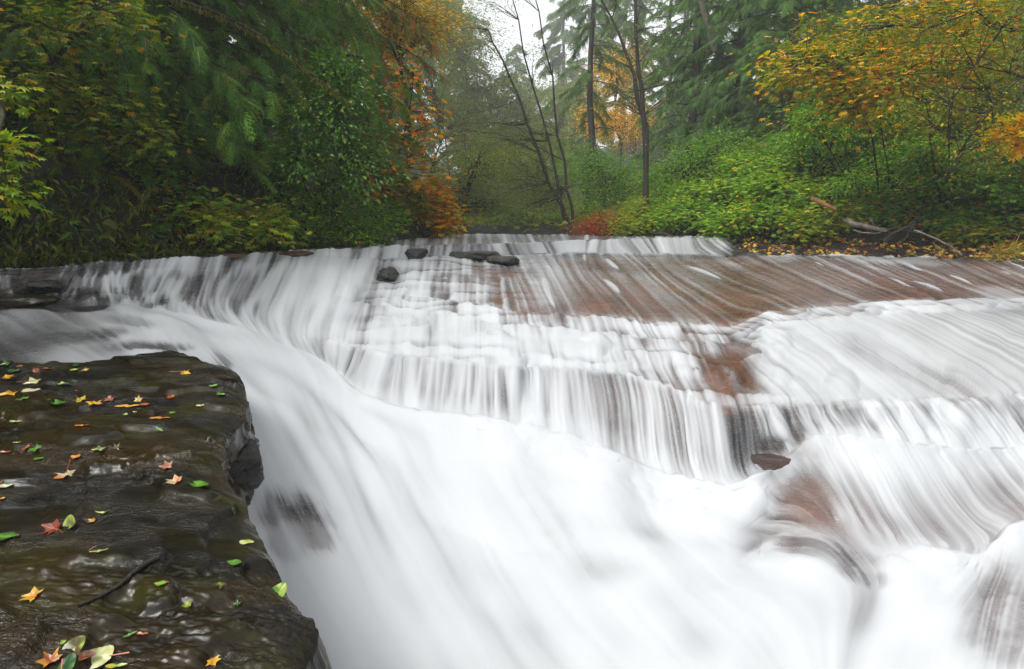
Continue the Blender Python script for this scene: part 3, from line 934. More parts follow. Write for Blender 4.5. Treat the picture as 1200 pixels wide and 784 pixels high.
def leafy(name, base, blobs, label, palette, cat='tree', stems=None, leaf=0.08, tmpl=LEAF_Q, nbr=26, per=60, spread=0.22, mat=M_BARK, lmat=None, trunk_r=0.06,
          sag=0.12, group=None, flat=0.8, gloss=None, tip_droop=0.25, vary=0.15, twig=0.006, starts=(0.3, 0.95), layer=0.5):
    """A broadleaved tree or shrub: stems, branches reaching into the crown's clumps, leaves along each branch."""
    r = root(name, base, label, cat, group)
    base = np.asarray(base, float)
    tb, bt, lv = Tubes(), Tubes(), Leaves()
    if stems is None:
        c = np.mean([b[:3] for b in blobs], axis=0)
        stems = [curve(base - [0, 0, .2], c, 0.0, 7, 0.05)]
    for s_i in stems:
        tb = Tubes(); tb.add(s_i, np.linspace(trunk_r, trunk_r * 0.25, len(s_i)), 8)
        tb.build('trunk' if cat == 'tree' else 'stem', mat, r)
    pts = np.concatenate([s_i[int(len(s_i) * starts[0]):max(2, int(math.ceil(len(s_i) * starts[1])))] for s_i in stems])
    for b in blobs:
        c = np.array(b[:3]); rad = np.array(b[3:6]); k = b[6] if len(b) > 6 else 1.0
        for _ in range(max(2, int(nbr * k))):
            d = unit_rand(1)[0]
            tip = c + d * rad * rng.uniform(0.35, 1.0) ** 0.6
            q = pts + rng.normal(0, 0.1, pts.shape)
            cost = np.linalg.norm(q - tip, axis=1) + 1.5 * np.maximum(q[:, 2] - tip[2], 0)
            st_ = pts[np.argmin(cost + rng.random(len(pts)) * 0.5)]
            mid = c + (tip - c) * 0.25
            n = 7; t = np.linspace(0, 1, n)[:, None]
            bp = st_ * (1 - t) ** 2 + 2 * (mid + [0, 0, sag * np.linalg.norm(tip - st_)]) * t * (1 - t) + tip * t * t
            bp[1:] += rng.normal(0, 0.02, (n - 1, 3)) * np.linalg.norm(tip - st_)
            bt.add(bp, np.linspace(twig * 2.2, twig * 0.5, n), 4)
            m = int(per * rng.uniform(0.6, 1.3))
            ts = 0.45 + 0.6 * rng.random(m)
            tc = np.minimum(ts, 1.0); f = tc * (n - 1); j = np.minimum(f.astype(int), n - 2); fr_ = (f - j)[:, None]
            P = bp[j] * (1 - fr_) + bp[j + 1] * fr_
            sp3 = np.array([1, 1, layer]) * spread * (0.4 + ts[:, None])
            off = rng.normal(0, 1, (m, 3)) * sp3
            P = P + off
            P[:, 2] -= tip_droop * spread * ts
            out_ = P - c
            X = np.stack([off[:, 0], off[:, 1], off[:, 2] * .5], -1) + 0.25 * out_ / (np.linalg.norm(out_, axis=1, keepdims=True) + .1) + rng.normal(0, .08, (m, 3))
            X[:, 2] -= tip_droop * np.linalg.norm(X[:, :2], axis=1)
            Z = np.stack([rng.normal(0, 1 - flat, m), rng.normal(0, 1 - flat, m), np.ones(m)], -1) + 0.3 * out_ / (np.linalg.norm(out_, axis=1, keepdims=True) + .1)
            lv.add(tmpl, P, X, Z, leaf * rng.uniform(0.6, 1.25, m), palette(m), vary)
    bt.build('branches', mat, r)
    lv.build('crown' if cat == 'tree' else 'foliage', lmat or M_LEAF, r)
    return r


def B(px, py, Y, rpx, rpy, rd=None, k=1.0):
    """A crown clump centred at photo point (px, py), distance Y, radii given in photo pixels."""
    c = world_pt(px, py, Y); s = Y / F
    return (c[0], c[1], c[2], rpx * s, rd if rd else rpx * s, rpy * s, k)


def stem(px0, Y0, *pp, n=8):
    """A stem from the ground at (px0, Y0) through photo points (px, py, Y)."""
    pts = [gpt(px0, Y0, -0.2)] + [world_pt(*q) for q in pp]
    pts = np.array(pts); k = np.linspace(0, len(pts) - 1, n)
    out_ = np.stack([pchip(np.arange(len(pts)), pts[:, a], k) if len(pts) > 2 else np.interp(k, [0, 1], pts[:, a]) for a in range(3)], -1)
    out_[1:-1] += rng.normal(0, 0.012, (n - 2, 3)) * np.linalg.norm(pts[-1] - pts[0]) * 0.5
    return out_


# ---- left bank: cedars and hemlocks leaning over the falls
conifer('cedar_tree', gpt(212, 10.2), 9.5, 3.4, 'big dark cedar whose mossy limbs and drooping fronds shade the left fall', P_CEDAR, nb=160, detail='hi', spray=0.5, low=0.06, per=24,
        droop=0.6, mat=M_BARKMOSS, trunk_r=0.17, facing=R(-50), roundness=0.55)
conifer('cedar_tree', gpt(318, 12.0), 10.5, 3.2, 'green cedar hanging feathery fronds beside the glossy leaved shrub', P_CEDAR, nb=140, detail='hi', spray=0.5, low=0.1, per=23, droop=0.6,
        mat=M_BARKMOSS, trunk_r=0.15, facing=R(-60), roundness=0.55)
conifer('cedar_tree', gpt(405, 15.5), 12, 3.0, 'cedar with rust coloured dying fronds mixed among green ones', P_RUST, nb=140, detail='md', spray=0.42, low=0.12, per=44, droop=0.6, trunk_r=0.17,
        facing=R(-60), roundness=0.5)
conifer('hemlock_tree', gpt(75, 9.6), 9, 2.8, 'hemlock with dark shaded boughs behind the mossy arching limbs', P_HEM, nb=80, detail='hi', spray=0.5, low=0.15, per=15, droop=0.4, mat=M_BARKMOSS, trunk_r=0.13)
conifer('hemlock_tree', gpt(-75, 8.6), 9, 3.0, 'hemlock at the left edge, its branches reaching in from outside', P_HEM, nb=80, detail='md', spray=0.55, low=0.1, per=15, droop=0.4, mat=M_BARKMOSS, trunk_r=0.14)
conifer('cedar_tree', gpt(150, 14.0), 12, 3.6, 'tall shadowed cedar standing behind the big dark cedar', P_CEDAR, nb=90, detail='md', spray=0.8, low=0.05, per=16, trunk_r=0.2, roundness=0.5)
conifer('cedar_tree', gpt(10, 13.0), 12, 3.8, 'tall shadowed cedar farthest back in the left corner', P_CEDAR, nb=80, detail='md', spray=0.85, low=0.05, per=16, trunk_r=0.2, roundness=0.5)
conifer('cedar_tree', gpt(270, 17.0), 15, 3.8, 'tall green cedar rising behind the rust fronded one', P_CEDAR, nb=90, detail='md', spray=0.85, low=0.05, per=16, trunk_r=0.22, roundness=0.5)

leafy('rhododendron_shrub', gpt(372, 10.4), [B(385, 130, 9.6, 50, 60), B(350, 180, 9.6, 40, 40), B(420, 190, 10, 38, 45), B(400, 90, 10, 30, 30)],
      'glossy leaved shrub arching out over the water, its wet leaves glinting', P_GLOSS, cat='shrub', stems=[stem(372, 10.4, (378, 230, 10.2), (390, 130, 9.8)), stem(365, 10.5, (360, 220, 10.2), (345, 160, 9.8))],
      leaf=0.088, tmpl=LEAF_O, nbr=26, per=62, spread=0.18, lmat=M_GLOSS, trunk_r=0.035, flat=0.7)
leafy('vine_maple', gpt(255, 9.4), [B(255, 262, 8.7, 52, 26), B(205, 250, 8.8, 36, 22), B(310, 262, 9.0, 40, 22), B(165, 225, 8.8, 26, 18, None, .5)],
      'yellow green shrub overhanging the dark hollow left of the fall', P_YGREEN, cat='shrub', stems=[stem(230, 9.8, (245, 270, 9.2)), stem(270, 9.6, (300, 265, 9.2)), stem(200, 9.8, (190, 250, 9.2))],
      leaf=0.1, tmpl=LEAF_P, nbr=20, per=34, spread=0.16, trunk_r=0.025)
leafy('salal_shrub', gpt(370, 10.6), [B(345, 262, 10.0, 40, 24), B(405, 268, 10.4, 42, 20), B(440, 258, 11.2, 30, 24), B(375, 225, 10.2, 40, 24)],
      'dense low green shrub on the bank right behind the narrow upper fall', P_MID, cat='shrub', stems=[stem(350, 10.4, (350, 260, 10.2)), stem(400, 10.8, (405, 262, 10.6)), stem(430, 11.4, (440, 255, 11.3))],
      leaf=0.085, nbr=24, per=52, spread=0.18, trunk_r=0.02)
leafy('vine_maple', gpt(445, 14.2), [B(478, 110, 13, 36, 60, None, .7), B(450, 175, 13, 36, 40), B(490, 205, 13.5, 22, 30, None, .6), B(505, 140, 13.5, 16, 30, None, .4), B(430, 225, 13, 30, 30)],
      'slender vine maple with scattered orange and yellow leaves against the mist', P_ORG, stems=[stem(440, 14.2, (455, 215, 13.8), (478, 140, 13.3), (485, 80, 13)), stem(445, 14.3, (440, 200, 13.8), (452, 150, 13.3))],
      leaf=0.13, tmpl=LEAF_P, nbr=14, per=15, spread=0.24, trunk_r=0.035)
leafy('vine_maple', gpt(440, 14.8), [B(440, 190, 14, 40, 50), B(430, 120, 14.3, 36, 50, None, .8), B(470, 230, 14, 30, 30)],
      'green and orange leafed shrub below the rust coloured cedar', P_OLIVE, cat='shrub', stems=[stem(430, 14.8, (440, 230, 14.4), (435, 130, 14.4)), stem(445, 14.8, (470, 240, 14.4))],
      leaf=0.12, tmpl=LEAF_P, nbr=26, per=36, spread=0.25, trunk_r=0.03)
leafy('orange_shrub', gpt(500, 15.4), [B(515, 252, 15.0, 26, 26), B(500, 240, 15.2, 20, 22), B(512, 225, 15.2, 14, 16, None, .5)],
      'round orange leafed bush at the left end of the upper lip', P_ORG, cat='shrub', leaf=0.12, tmpl=LEAF_P, nbr=34, per=34, spread=0.18, trunk_r=0.025)
leafy('vine_maple', gpt(120, 8.2), [B(130, 18, 7.2, 50, 26), B(60, 40, 7.2, 50, 34), B(40, 90, 7.2, 50, 36), B(130, 110, 7.4, 46, 26), B(190, 160, 7.6, 40, 20, None, .7), B(95, 160, 7.6, 50, 26, None, .7)],
      'shade grown maple with small golden leaves in the upper left corner', pal((5, (.055, .095, .009)), (3, (.1, .12, .01)), (1, (.26, .18, .014)), (5, (.03, .065, .008))), stems=[stem(90, 8.3, (70, 190, 7.9), (60, 90, 7.5), (110, 10, 7.3)), stem(110, 8.4, (130, 180, 7.9), (150, 120, 7.6))],
      leaf=0.08, tmpl=LEAF_P, nbr=15, per=26, spread=0.2, trunk_r=0.05, mat=M_BARKMOSS)
leafy('maple_branch', np.array([-9.4, 5.2, 1.0]), [B(6, 220, 4.2, 9, 34), B(2, 175, 4.3, 14, 30), B(12, 110, 4.6, 18, 22, None, .7)],
      'near spray of pale yellow green leaves hanging at the left border', P_YGREEN, cat='shrub', stems=[np.array([(-9.4, 5.2, .8), (-7.5, 5.0, 2.6), (-5.5, 4.7, 3.1), *[tuple(world_pt(*q)) for q in ((-60, 100, 4.5), (0, 150, 4.3), (8, 225, 4.2))]])],
      leaf=0.07, tmpl=LEAF_P, nbr=9, per=12, spread=0.08, trunk_r=0.016, mat=M_BARKMOSS)

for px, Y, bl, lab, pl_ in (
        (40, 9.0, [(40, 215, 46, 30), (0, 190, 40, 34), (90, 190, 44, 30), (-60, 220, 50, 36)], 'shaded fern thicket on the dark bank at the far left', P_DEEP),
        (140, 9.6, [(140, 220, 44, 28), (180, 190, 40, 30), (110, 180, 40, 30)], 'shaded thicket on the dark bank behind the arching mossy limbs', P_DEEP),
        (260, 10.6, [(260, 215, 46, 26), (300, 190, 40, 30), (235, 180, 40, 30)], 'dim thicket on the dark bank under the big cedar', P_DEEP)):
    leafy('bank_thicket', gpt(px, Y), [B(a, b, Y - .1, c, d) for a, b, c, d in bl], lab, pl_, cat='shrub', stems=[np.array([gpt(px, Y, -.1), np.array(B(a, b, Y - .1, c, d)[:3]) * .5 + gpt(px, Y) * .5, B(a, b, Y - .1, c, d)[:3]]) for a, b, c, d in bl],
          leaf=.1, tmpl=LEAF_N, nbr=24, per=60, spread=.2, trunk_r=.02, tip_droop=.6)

conifer('hemlock_sapling', gpt(52, 8.5), 4.2, 1.7, 'small shaded hemlock sapling left of the U shaped mossy limb', P_HEM, nb=70, detail='hi', spray=.36, low=.0, per=18, droop=.45, mat=M_BARKMOSS, trunk_r=.05)
conifer('hemlock_sapling', gpt(128, 8.9), 4.0, 1.7, 'small shaded hemlock sapling right of the U shaped mossy limb', P_HEM, nb=70, detail='hi', spray=.36, low=.0, per=18, droop=.45, mat=M_BARKMOSS, trunk_r=.05)

# mossy limbs arching through the shade
for pts, rad, lab in (
        ([(60, 150, 8.2), (70, 200, 8.0), (86, 262, 7.8), (100, 275, 7.7), (125, 270, 7.7), (160, 240, 7.9), (178, 215, 8.1)], .022, 'U shaped mossy limb drooping low over the dark hollow'),
        ([(40, 200, 8.3), (80, 185, 8.1), (120, 200, 8.0), (150, 212, 8.0), (170, 230, 8.2)], .018, 'mossy limb arching level above the U shaped one'),
        ([(20, 170, 8.0), (45, 200, 7.9), (52, 240, 7.9), (58, 285, 8.0), (55, 310, 8.2)], .03, 'upright mossy stem left of the U shaped limb'),
        ([(190, 215, 9.3), (260, 240, 8.8), (300, 247, 8.6), (330, 240, 8.8)], .016, 'thin bowed branch sweeping right below the big cedar'),
        ([(205, 0, 8.6), (250, 15, 8.7), (310, 45, 8.9), (370, 90, 9.1), (410, 120, 9.3)], .026, 'long bare lichen covered limb slanting down from the top of the picture')):
    P3 = np.array([world_pt(*q) for q in pts])
    kk = np.linspace(0, len(P3) - 1, 24)
    C3 = np.stack([pchip(np.arange(len(P3)), P3[:, a], kk) for a in range(3)], -1)
    C3 += 0.02 * np.stack([fbm(kk * 2, i * 5.0, oct=3, seed=130 + i) for i in range(3)], -1)
    o = None
    tb = Tubes(); tb.add(C3, np.linspace(rad, rad * .4, 24) * (1 + .25 * vnoise(kk * 4, 1.0)), 7)
    r = root('mossy_branch', C3[0], lab, 'branch')
    tb.build('limb', M_BARKMOSS, r)
    lv = Leaves(); m = 500
    f = rng.random(m) * 22.99; j = f.astype(int); fr_ = (f - j)[:, None]
    P = C3[j] * (1 - fr_) + C3[j + 1] * fr_ + rng.normal(0, rad * .8, (m, 3)) - [0, 0, rad * .6]
    lv.add(LEAF_N, P, np.stack([rng.normal(0, .5, m), rng.normal(0, .5, m), -np.ones(m)], -1), unit_rand(m), rng.uniform(.03, .09, m), pal((2, (.06, .075, .008)), (1, (.09, .095, .01)))(m))
    lv.build('moss_fronds', M_LEAF, r)
rock('moss_clump', 130, 264, 7.7, 0.09, 0.08, 0.09, 'round clump of yellow green moss on the U shaped limb', bark_material('moss', (.05, .07, .006), (.11, .13, .01), (.09, .11, .01), .8), 31, .95, cat='moss')

# ---- middle distance, up the misty creek
for i, (sx, pts, lab) in enumerate((
        (668, [(640, 205, 20.2), (612, 130, 20.4), (590, 75, 20.6), (572, 35, 20.8)], 'leaning alder with the most slanted of the three bare stems'),
        (664, [(655, 225, 20.0), (638, 150, 20.2), (615, 70, 20.4), (598, -10, 20.6)], 'middle alder of the three leaning from one spot by the upper lip'),
        (670, [(664, 215, 20.3), (652, 140, 20.6), (640, 60, 20.8), (622, -20, 21)], 'straightest alder of the three leaning over the creek'))):
    base = gpt(sx, 20.0); st_ = stem(sx, 20.0, *pts, n=10)
    blobs = [B(q[0] + rng.uniform(-25, 10), q[1] + rng.uniform(-5, 20), q[2], 34, 26, None, .8) for q in pts[:4]] + [B(pts[1][0] - 50, pts[1][1] + 20, 20.5, 40, 24, None, .8), B(pts[0][0] - 40, pts[0][1] + 20, 20.5, 40, 24, None, .7)]
    leafy('alder_tree', base, blobs, lab, P_ALDER, stems=[st_], leaf=0.075, nbr=13, per=26, spread=0.3, trunk_r=0.075 if i == 0 else 0.06, twig=.005, starts=(.25, 1))
leafy('alder_tree', gpt(757, 17.5), [B(735, 60, 17.5, 45, 40, None, .8), B(770, 30, 17.5, 36, 30, None, .6), B(790, 100, 17.6, 30, 40, None, .5), B(715, 110, 17.6, 30, 30, None, .5), B(740, -10, 17.5, 60, 30, None, .6), B(760, 165, 17.6, 20, 24, None, .3)],
      'slim dark trunked alder standing alone by the right bank', P_ALDER, stems=[stem(757, 17.5, (756, 180, 17.5), (750, 90, 17.5), (742, 0, 17.5), (735, -60, 17.5), n=12), stem(757, 17.5, (755, 150, 17.5), (735, 60, 17.5), (705, 0, 17.6), n=10)],
      leaf=0.075, nbr=16, per=24, spread=0.28, trunk_r=0.095, twig=.006, starts=(.4, 1))
for px, Y, H, Rd, lab in (
        (687, 30, 16, 2.8, 'hemlock with a straight dark trunk and dead lower limbs'),
        (722, 80, 34, 6, 'misty hemlock behind the dead limbed one'),
        (500, 70, 36, 7, 'pale hemlock in the mist behind the bright yellow leaves'),
        (690, 95, 44, 8, 'misty hemlock just right of the far pale one'),
        (735, 62, 30, 6, 'grey green hemlock between the dead limbed one and the slim alder'),
        (655, 115, 44, 8, 'pale hemlock fading into mist just right of the sky gap'),
        (545, 110, 52, 9, 'pale hemlock fading into mist just left of the sky gap'),
        (605, 140, 30, 11, 'faintest hemlock, half lost in mist below the sky gap')):
    conifer('hemlock_tree', gpt(px, Y), H, Rd, lab, P_HEM, nb=70, detail='md' if Y < 40 else 'lo', spray=.016 * Y, low=.12, per=40, droop=.45, trunk_r=.14 + .003 * Y, bare=.33 if px == 687 else 0.0, up=.1, roundness=.6)
for px, Y, H, Rd, lab in (
        (800, 25, 13, 3.0, 'dark conifer left of the pale snag on the right slope'),
        (850, 24, 13, 3.2, 'dark conifer under the pale snag, drooping boughs to the ground'),
        (905, 21, 13, 3.4, 'nearest dark conifer on the slope, beside the golden vine maple'),
        (770, 52, 25, 5, 'misty conifer behind the slim alder'),
        (940, 26, 16, 3.6, 'dark conifer rising behind the golden vine maple'),
        (1010, 22, 14, 3.6, 'shaded conifer uphill behind the orange leaves')):
    conifer('conifer_tree', gpt(px, Y), H, Rd, lab, P_HEM, nb=130, detail='md', spray=.42, low=.03, per=52, droop=.5, trunk_r=.2, roundness=.55)
for px, Y, blobs, lab, pl_ in (
        (500, 42, [(500, 110, 55, 60), (520, 190, 50, 45), (480, 60, 50, 50), (540, 245, 40, 25), (560, 150, 40, 50)], 'grey green tree behind the scattered orange leaves', P_ALDER),
        (570, 60, [(570, 170, 55, 55), (600, 230, 50, 35), (545, 90, 45, 60), (620, 150, 40, 45), (575, 255, 45, 20)], 'hazy green tree behind the leaning alders', P_ALDER),
        (545, 58, [(545, 50, 50, 50), (500, 10, 50, 50), (590, 120, 50, 40), (545, 120, 50, 40)], 'pale misty tree just left of the sky gap above the leaning alders', P_ALDER),
        (530, 75, [(525, 70, 36, 50), (500, 10, 40, 40), (470, 40, 50, 50)], 'tall hazy tree left of the sky gap', P_ALDER),
        (640, 85, [(650, 170, 45, 50), (690, 215, 45, 40), (630, 225, 40, 35), (655, 115, 30, 30)], 'hazy tree filling the gap right of the leaning alders', P_ALDER),
        (545, 25, [(540, 225, 40, 34), (505, 235, 30, 34), (580, 245, 36, 26), (560, 190, 34, 30)], 'soft grey green tree low behind the round orange bush', P_ALDER),
        (625, 29, [(620, 225, 40, 34), (650, 240, 34, 26), (600, 190, 34, 36), (640, 185, 30, 34)], 'soft grey green tree low behind the base of the leaning alders', P_ALDER),
        (705, 26, [(705, 225, 34, 30), (735, 215, 28, 26), (690, 190, 26, 26)], 'green thicket tree between the leaning alders and the slim one', P_MID),
        (725, 46, [(722, 80, 20, 24), (742, 145, 22, 28), (700, 140, 15, 20)], 'golden maple glowing through mist behind the slim alder', P_YEL),
        (480, 18, [(470, 10, 40, 30), (505, 30, 30, 24), (440, 30, 40, 40)], 'tree with bright yellow leaves at the top above the orange ones', pal((3, (.5, .36, .02)), (3, (.1, .13, .02)), (2, (.3, .12, .02)))),
        (800, 20, [(800, 195, 50, 26), (850, 175, 45, 24), (780, 235, 30, 22)], 'soft green thicket at the foot of the dark conifers', P_MID)):
    leafy('broadleaf_tree', gpt(px, Y), [B(a, b, Y + rng.uniform(-1, 1), c, d) for a, b, c, d in blobs], lab, pl_, leaf=.05 + .0036 * Y, nbr=34 if Y < 50 else 50, per=70 if Y < 50 else 110, spread=.02 * Y if Y < 50 else .013 * Y, trunk_r=.11, twig=.008, starts=(.3, 1))
# pale broken snag
tb = Tubes(); s0 = [world_pt(838, 60, 23), world_pt(828, 25, 22.8), world_pt(817, -12, 22.5)]
tb.add(s0, [.12, .1, .08], 8)
tag(tb.build('snag', M_BARKPALE, origin=s0[0]), 'pale leaning dead stem high among the dark conifers', 'snag')

# ---- right bank
SH = [
    # px, Y, clumps (px, py, rx, ry), palette, leaf, template, name, label
    (706, 17.6, [(705, 263, 24, 17), (690, 268, 16, 12), (724, 266, 14, 12)], P_RUSSET, .085, LEAF_Q, 'russet_shrub', 'rusty red brown bush on the far bank beside the upper fall'),
    (740, 17.0, [(748, 250, 16, 16), (736, 264, 14, 10)], P_YGREEN, .085, LEAF_P, 'yellow_shrub', 'small yellow green bush at the foot of the slim alder'),
    (560, 20.5, [(555, 266, 26, 13), (590, 268, 24, 11), (525, 262, 26, 16)], P_MID, .09, LEAF_Q, 'green_shrub', 'low dim bush behind the round orange leafed bush'),
    (620, 20.8, [(620, 268, 24, 11), (600, 258, 26, 12), (645, 262, 18, 12)], P_HEM, .09, LEAF_Q, 'green_shrub', 'low grey green bush at the bend of the creek left of the leaning alders'),
    (660, 23, [(655, 262, 26, 14), (630, 266, 20, 10), (685, 250, 18, 14)], P_MID, .09, LEAF_Q, 'green_shrub', 'low green bush behind the base of the leaning alders'),
    (800, 16.5, [(790, 248, 30, 20), (825, 250, 30, 20), (770, 262, 18, 12)], P_BRIGHT, .095, LEAF_P, 'salmonberry_shrub', 'bright green bush directly above the right end of the upper fall'),
    (835, 17.5, [(840, 222, 36, 18), (800, 225, 30, 16), (870, 215, 30, 16)], P_BRIGHT, .1, LEAF_P, 'salmonberry_shrub', 'bright green bush upslope of the one above the fall end'),
    (880, 15.2, [(875, 252, 30, 20), (915, 250, 28, 18), (850, 266, 22, 10)], P_BRIGHT, .095, LEAF_P, 'salmonberry_shrub', 'bright yellowing bush above the leaf strewn rock shelf'),
    (930, 15.5, [(920, 222, 34, 18), (950, 235, 26, 18), (890, 218, 26, 16)], P_BRIGHT, .1, LEAF_P, 'salmonberry_shrub', 'bright green bush upslope of the orange splintered wood'),
    (960, 14.2, [(965, 258, 28, 16), (940, 262, 22, 12), (1000, 245, 26, 16)], P_YGREEN, .095, LEAF_P, 'yellow_shrub', 'low yellowish bush behind the pale fallen log'),
    (900, 19.0, [(895, 185, 34, 20), (860, 190, 30, 16), (925, 175, 30, 18)], P_MID, .1, LEAF_Q, 'green_shrub', 'soft green thicket upslope near the dark conifers'),
    (960, 16.5, [(965, 185, 36, 24), (1000, 175, 34, 24), (935, 165, 26, 20)], P_MID, .1, LEAF_O, 'elderberry_shrub', 'broad blue green shrub under the golden vine maple'),
    (1030, 14.2, [(1030, 200, 40, 26), (1060, 180, 36, 26), (1000, 215, 30, 20)], P_MID, .1, LEAF_O, 'elderberry_shrub', 'large green shrub in the middle of the right slope'),
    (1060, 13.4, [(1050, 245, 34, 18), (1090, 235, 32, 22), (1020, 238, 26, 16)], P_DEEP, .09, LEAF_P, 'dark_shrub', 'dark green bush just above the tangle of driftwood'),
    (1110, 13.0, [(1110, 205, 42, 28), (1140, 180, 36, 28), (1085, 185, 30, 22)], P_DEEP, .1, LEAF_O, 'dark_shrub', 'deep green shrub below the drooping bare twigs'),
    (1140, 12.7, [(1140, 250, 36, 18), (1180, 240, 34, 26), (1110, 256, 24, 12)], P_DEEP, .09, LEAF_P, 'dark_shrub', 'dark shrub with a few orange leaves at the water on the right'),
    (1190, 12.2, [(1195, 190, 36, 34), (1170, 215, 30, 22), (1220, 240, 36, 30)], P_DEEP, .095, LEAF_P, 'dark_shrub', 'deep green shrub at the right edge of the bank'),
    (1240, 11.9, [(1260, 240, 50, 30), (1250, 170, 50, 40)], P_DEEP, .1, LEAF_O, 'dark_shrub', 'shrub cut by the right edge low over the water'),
    (1080, 15.5, [(1090, 130, 44, 34), (1050, 145, 36, 28), (1130, 120, 36, 34)], P_OLIVE, .1, LEAF_Q, 'olive_shrub', 'olive green shrub between the orange maple and the slope'),
    (985, 15.2, [(985, 150, 36, 26), (950, 140, 26, 26), (1020, 145, 34, 24)], P_MID, .1, LEAF_O, 'elderberry_shrub', 'green shrub tucked beneath the gold vine maple leaves'),
    (1060, 15.0, [(1060, 160, 40, 24), (1100, 150, 36, 26), (1030, 120, 34, 24)], P_YGREEN, .1, LEAF_Q, 'olive_shrub', 'yellow green shrub tucked beneath the orange layers'),
    (1000, 17.5, [(1000, 70, 50, 40), (1060, 40, 50, 40), (950, 50, 40, 40), (1040, 100, 44, 34)], P_OLIVE, .11, LEAF_Q, 'olive_shrub', 'tall olive shrub showing through the gold vine maple'),
    (1120, 16.5, [(1120, 50, 56, 46), (1180, 30, 56, 46), (1090, 90, 46, 36)], P_OLIVE, .11, LEAF_Q, 'olive_shrub', 'tall olive shrub uphill at the upper right corner'),
    (905, 17.0, [(900, 200, 34, 16), (935, 195, 30, 18), (870, 195, 26, 14)], P_BRIGHT, .1, LEAF_P, 'salmonberry_shrub', 'green shrub halfway up between the bright bushes and the dark conifers'),
    (1160, 12.4, [(1165, 268, 30, 12), (1130, 270, 24, 10), (1195, 262, 26, 14)], P_UNDER, .08, LEAF_P, 'dark_shrub', 'low autumn tinted shrub at the waterline by the grass tuft'),
    (1150, 14.0, [(1165, 120, 44, 40), (1200, 80, 44, 44), (1150, 60, 44, 40)], P_OLIVE, .1, LEAF_Q, 'olive_shrub', 'olive shrub high on the right behind the bare twigs'),
]
for px, Y, cl, pl_, lf, tm, nm, lab in SH:
    blobs = [B(a, b, Y + rng.uniform(-.5, .4), c, d, None) for a, b, c, d in cl]
    c0 = gpt(px, Y)
    sts = [np.array([c0 - [0, 0, .15], (c0 + np.array(b[:3])) / 2 + rng.normal(0, .08, 3), np.array(b[:3])]) for b in blobs]
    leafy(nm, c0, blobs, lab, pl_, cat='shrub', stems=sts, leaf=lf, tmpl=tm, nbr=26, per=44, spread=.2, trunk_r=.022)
leafy('vine_maple', gpt(1020, 14.2), [B(945, 70, 12.2, 40, 34), B(925, 85, 12.2, 24, 26, None, .6), B(1000, 60, 12, 44, 36), B(985, 105, 12.2, 34, 26), B(1005, 125, 12.2, 30, 20), B(1040, 25, 12, 40, 30, None, .7)],
      'vine maple with dull gold leaves spreading left over the dark conifer', pal((3, (.44, .31, .02)), (3, (.22, .2, .018)), (8, (.07, .12, .013)), (.6, (.4, .18, .02))), stems=[stem(1020, 14.2, (1015, 150, 12.8), (985, 90, 12.4), (940, 70, 12.2)), stem(1030, 14.4, (1030, 130, 12.9), (1030, 50, 12.4))],
      leaf=.105, tmpl=LEAF_P, nbr=24, per=24, spread=.3, trunk_r=.025)
leafy('vine_maple', gpt(1090, 13.2), [B(1075, 80, 11, 40, 20), B(1040, 100, 11, 30, 18), B(1110, 70, 11, 34, 18, None, .8), B(1135, 15, 11, 40, 16, None, .6), B(1090, 10, 11, 30, 16, None, .4)],
      'vine maple with orange leaves in flat layers on the right slope', pal((3, (.46, .28, .02)), (1.5, (.42, .16, .016)), (2, (.22, .19, .016)), (6, (.07, .12, .013))), stems=[stem(1090, 13.2, (1090, 150, 11.7), (1075, 85, 11.2)), stem(1100, 13.2, (1115, 120, 11.7), (1125, 20, 11.2))],
      leaf=.1, tmpl=LEAF_P, nbr=24, per=26, spread=.26, trunk_r=.025)
leafy('overhanging_alder', gpt(1400, 10.6), [B(1120, 40, 6.4, 70, 50), B(1060, 70, 6.8, 50, 40, None, .7), B(1180, 90, 6.2, 50, 60, None, .8), B(1140, 160, 6.4, 40, 50, None, .5), B(1185, 20, 6.2, 50, 40), B(1030, 25, 7, 50, 24, None, .6), B(1110, 110, 6.4, 60, 50, None, .8), B(1175, 170, 6.3, 40, 50, None, .6), B(1050, 110, 6.8, 50, 40, None, .5), B(970, 45, 7.4, 50, 30, None, .5)],
      'overhanging tree with drooping bare twigs and small olive leaves at upper right', P_OLIVE, stems=[stem(1400, 10.6, (1260, 80, 6.8), (1190, 40, 6.4), (1130, 90, 6.3), (1110, 160, 6.4)), stem(1402, 10.7, (1240, 40, 6.8), (1150, 20, 6.6), (1050, 30, 6.9)), stem(1396, 10.6, (1240, 100, 6.6), (1170, 90, 6.3), (1135, 150, 6.3), (1115, 200, 6.4))],
      leaf=.05, tmpl=LEAF_Q, nbr=16, per=46, spread=.2, trunk_r=.02, twig=.0025, starts=(.3, 1))
leafy('maple_branch', gpt(1420, 10.4), [B(1190, 160, 6.6, 20, 16), B(1205, 150, 6.6, 20, 16)], 'small spray of bright yellow leaves at the right border', P_YEL, cat='shrub',
      stems=[stem(1420, 10.4, (1240, 170, 6.8), (1195, 160, 6.6))], leaf=.1, tmpl=LEAF_P, nbr=12, per=16, spread=.1, trunk_r=.012)

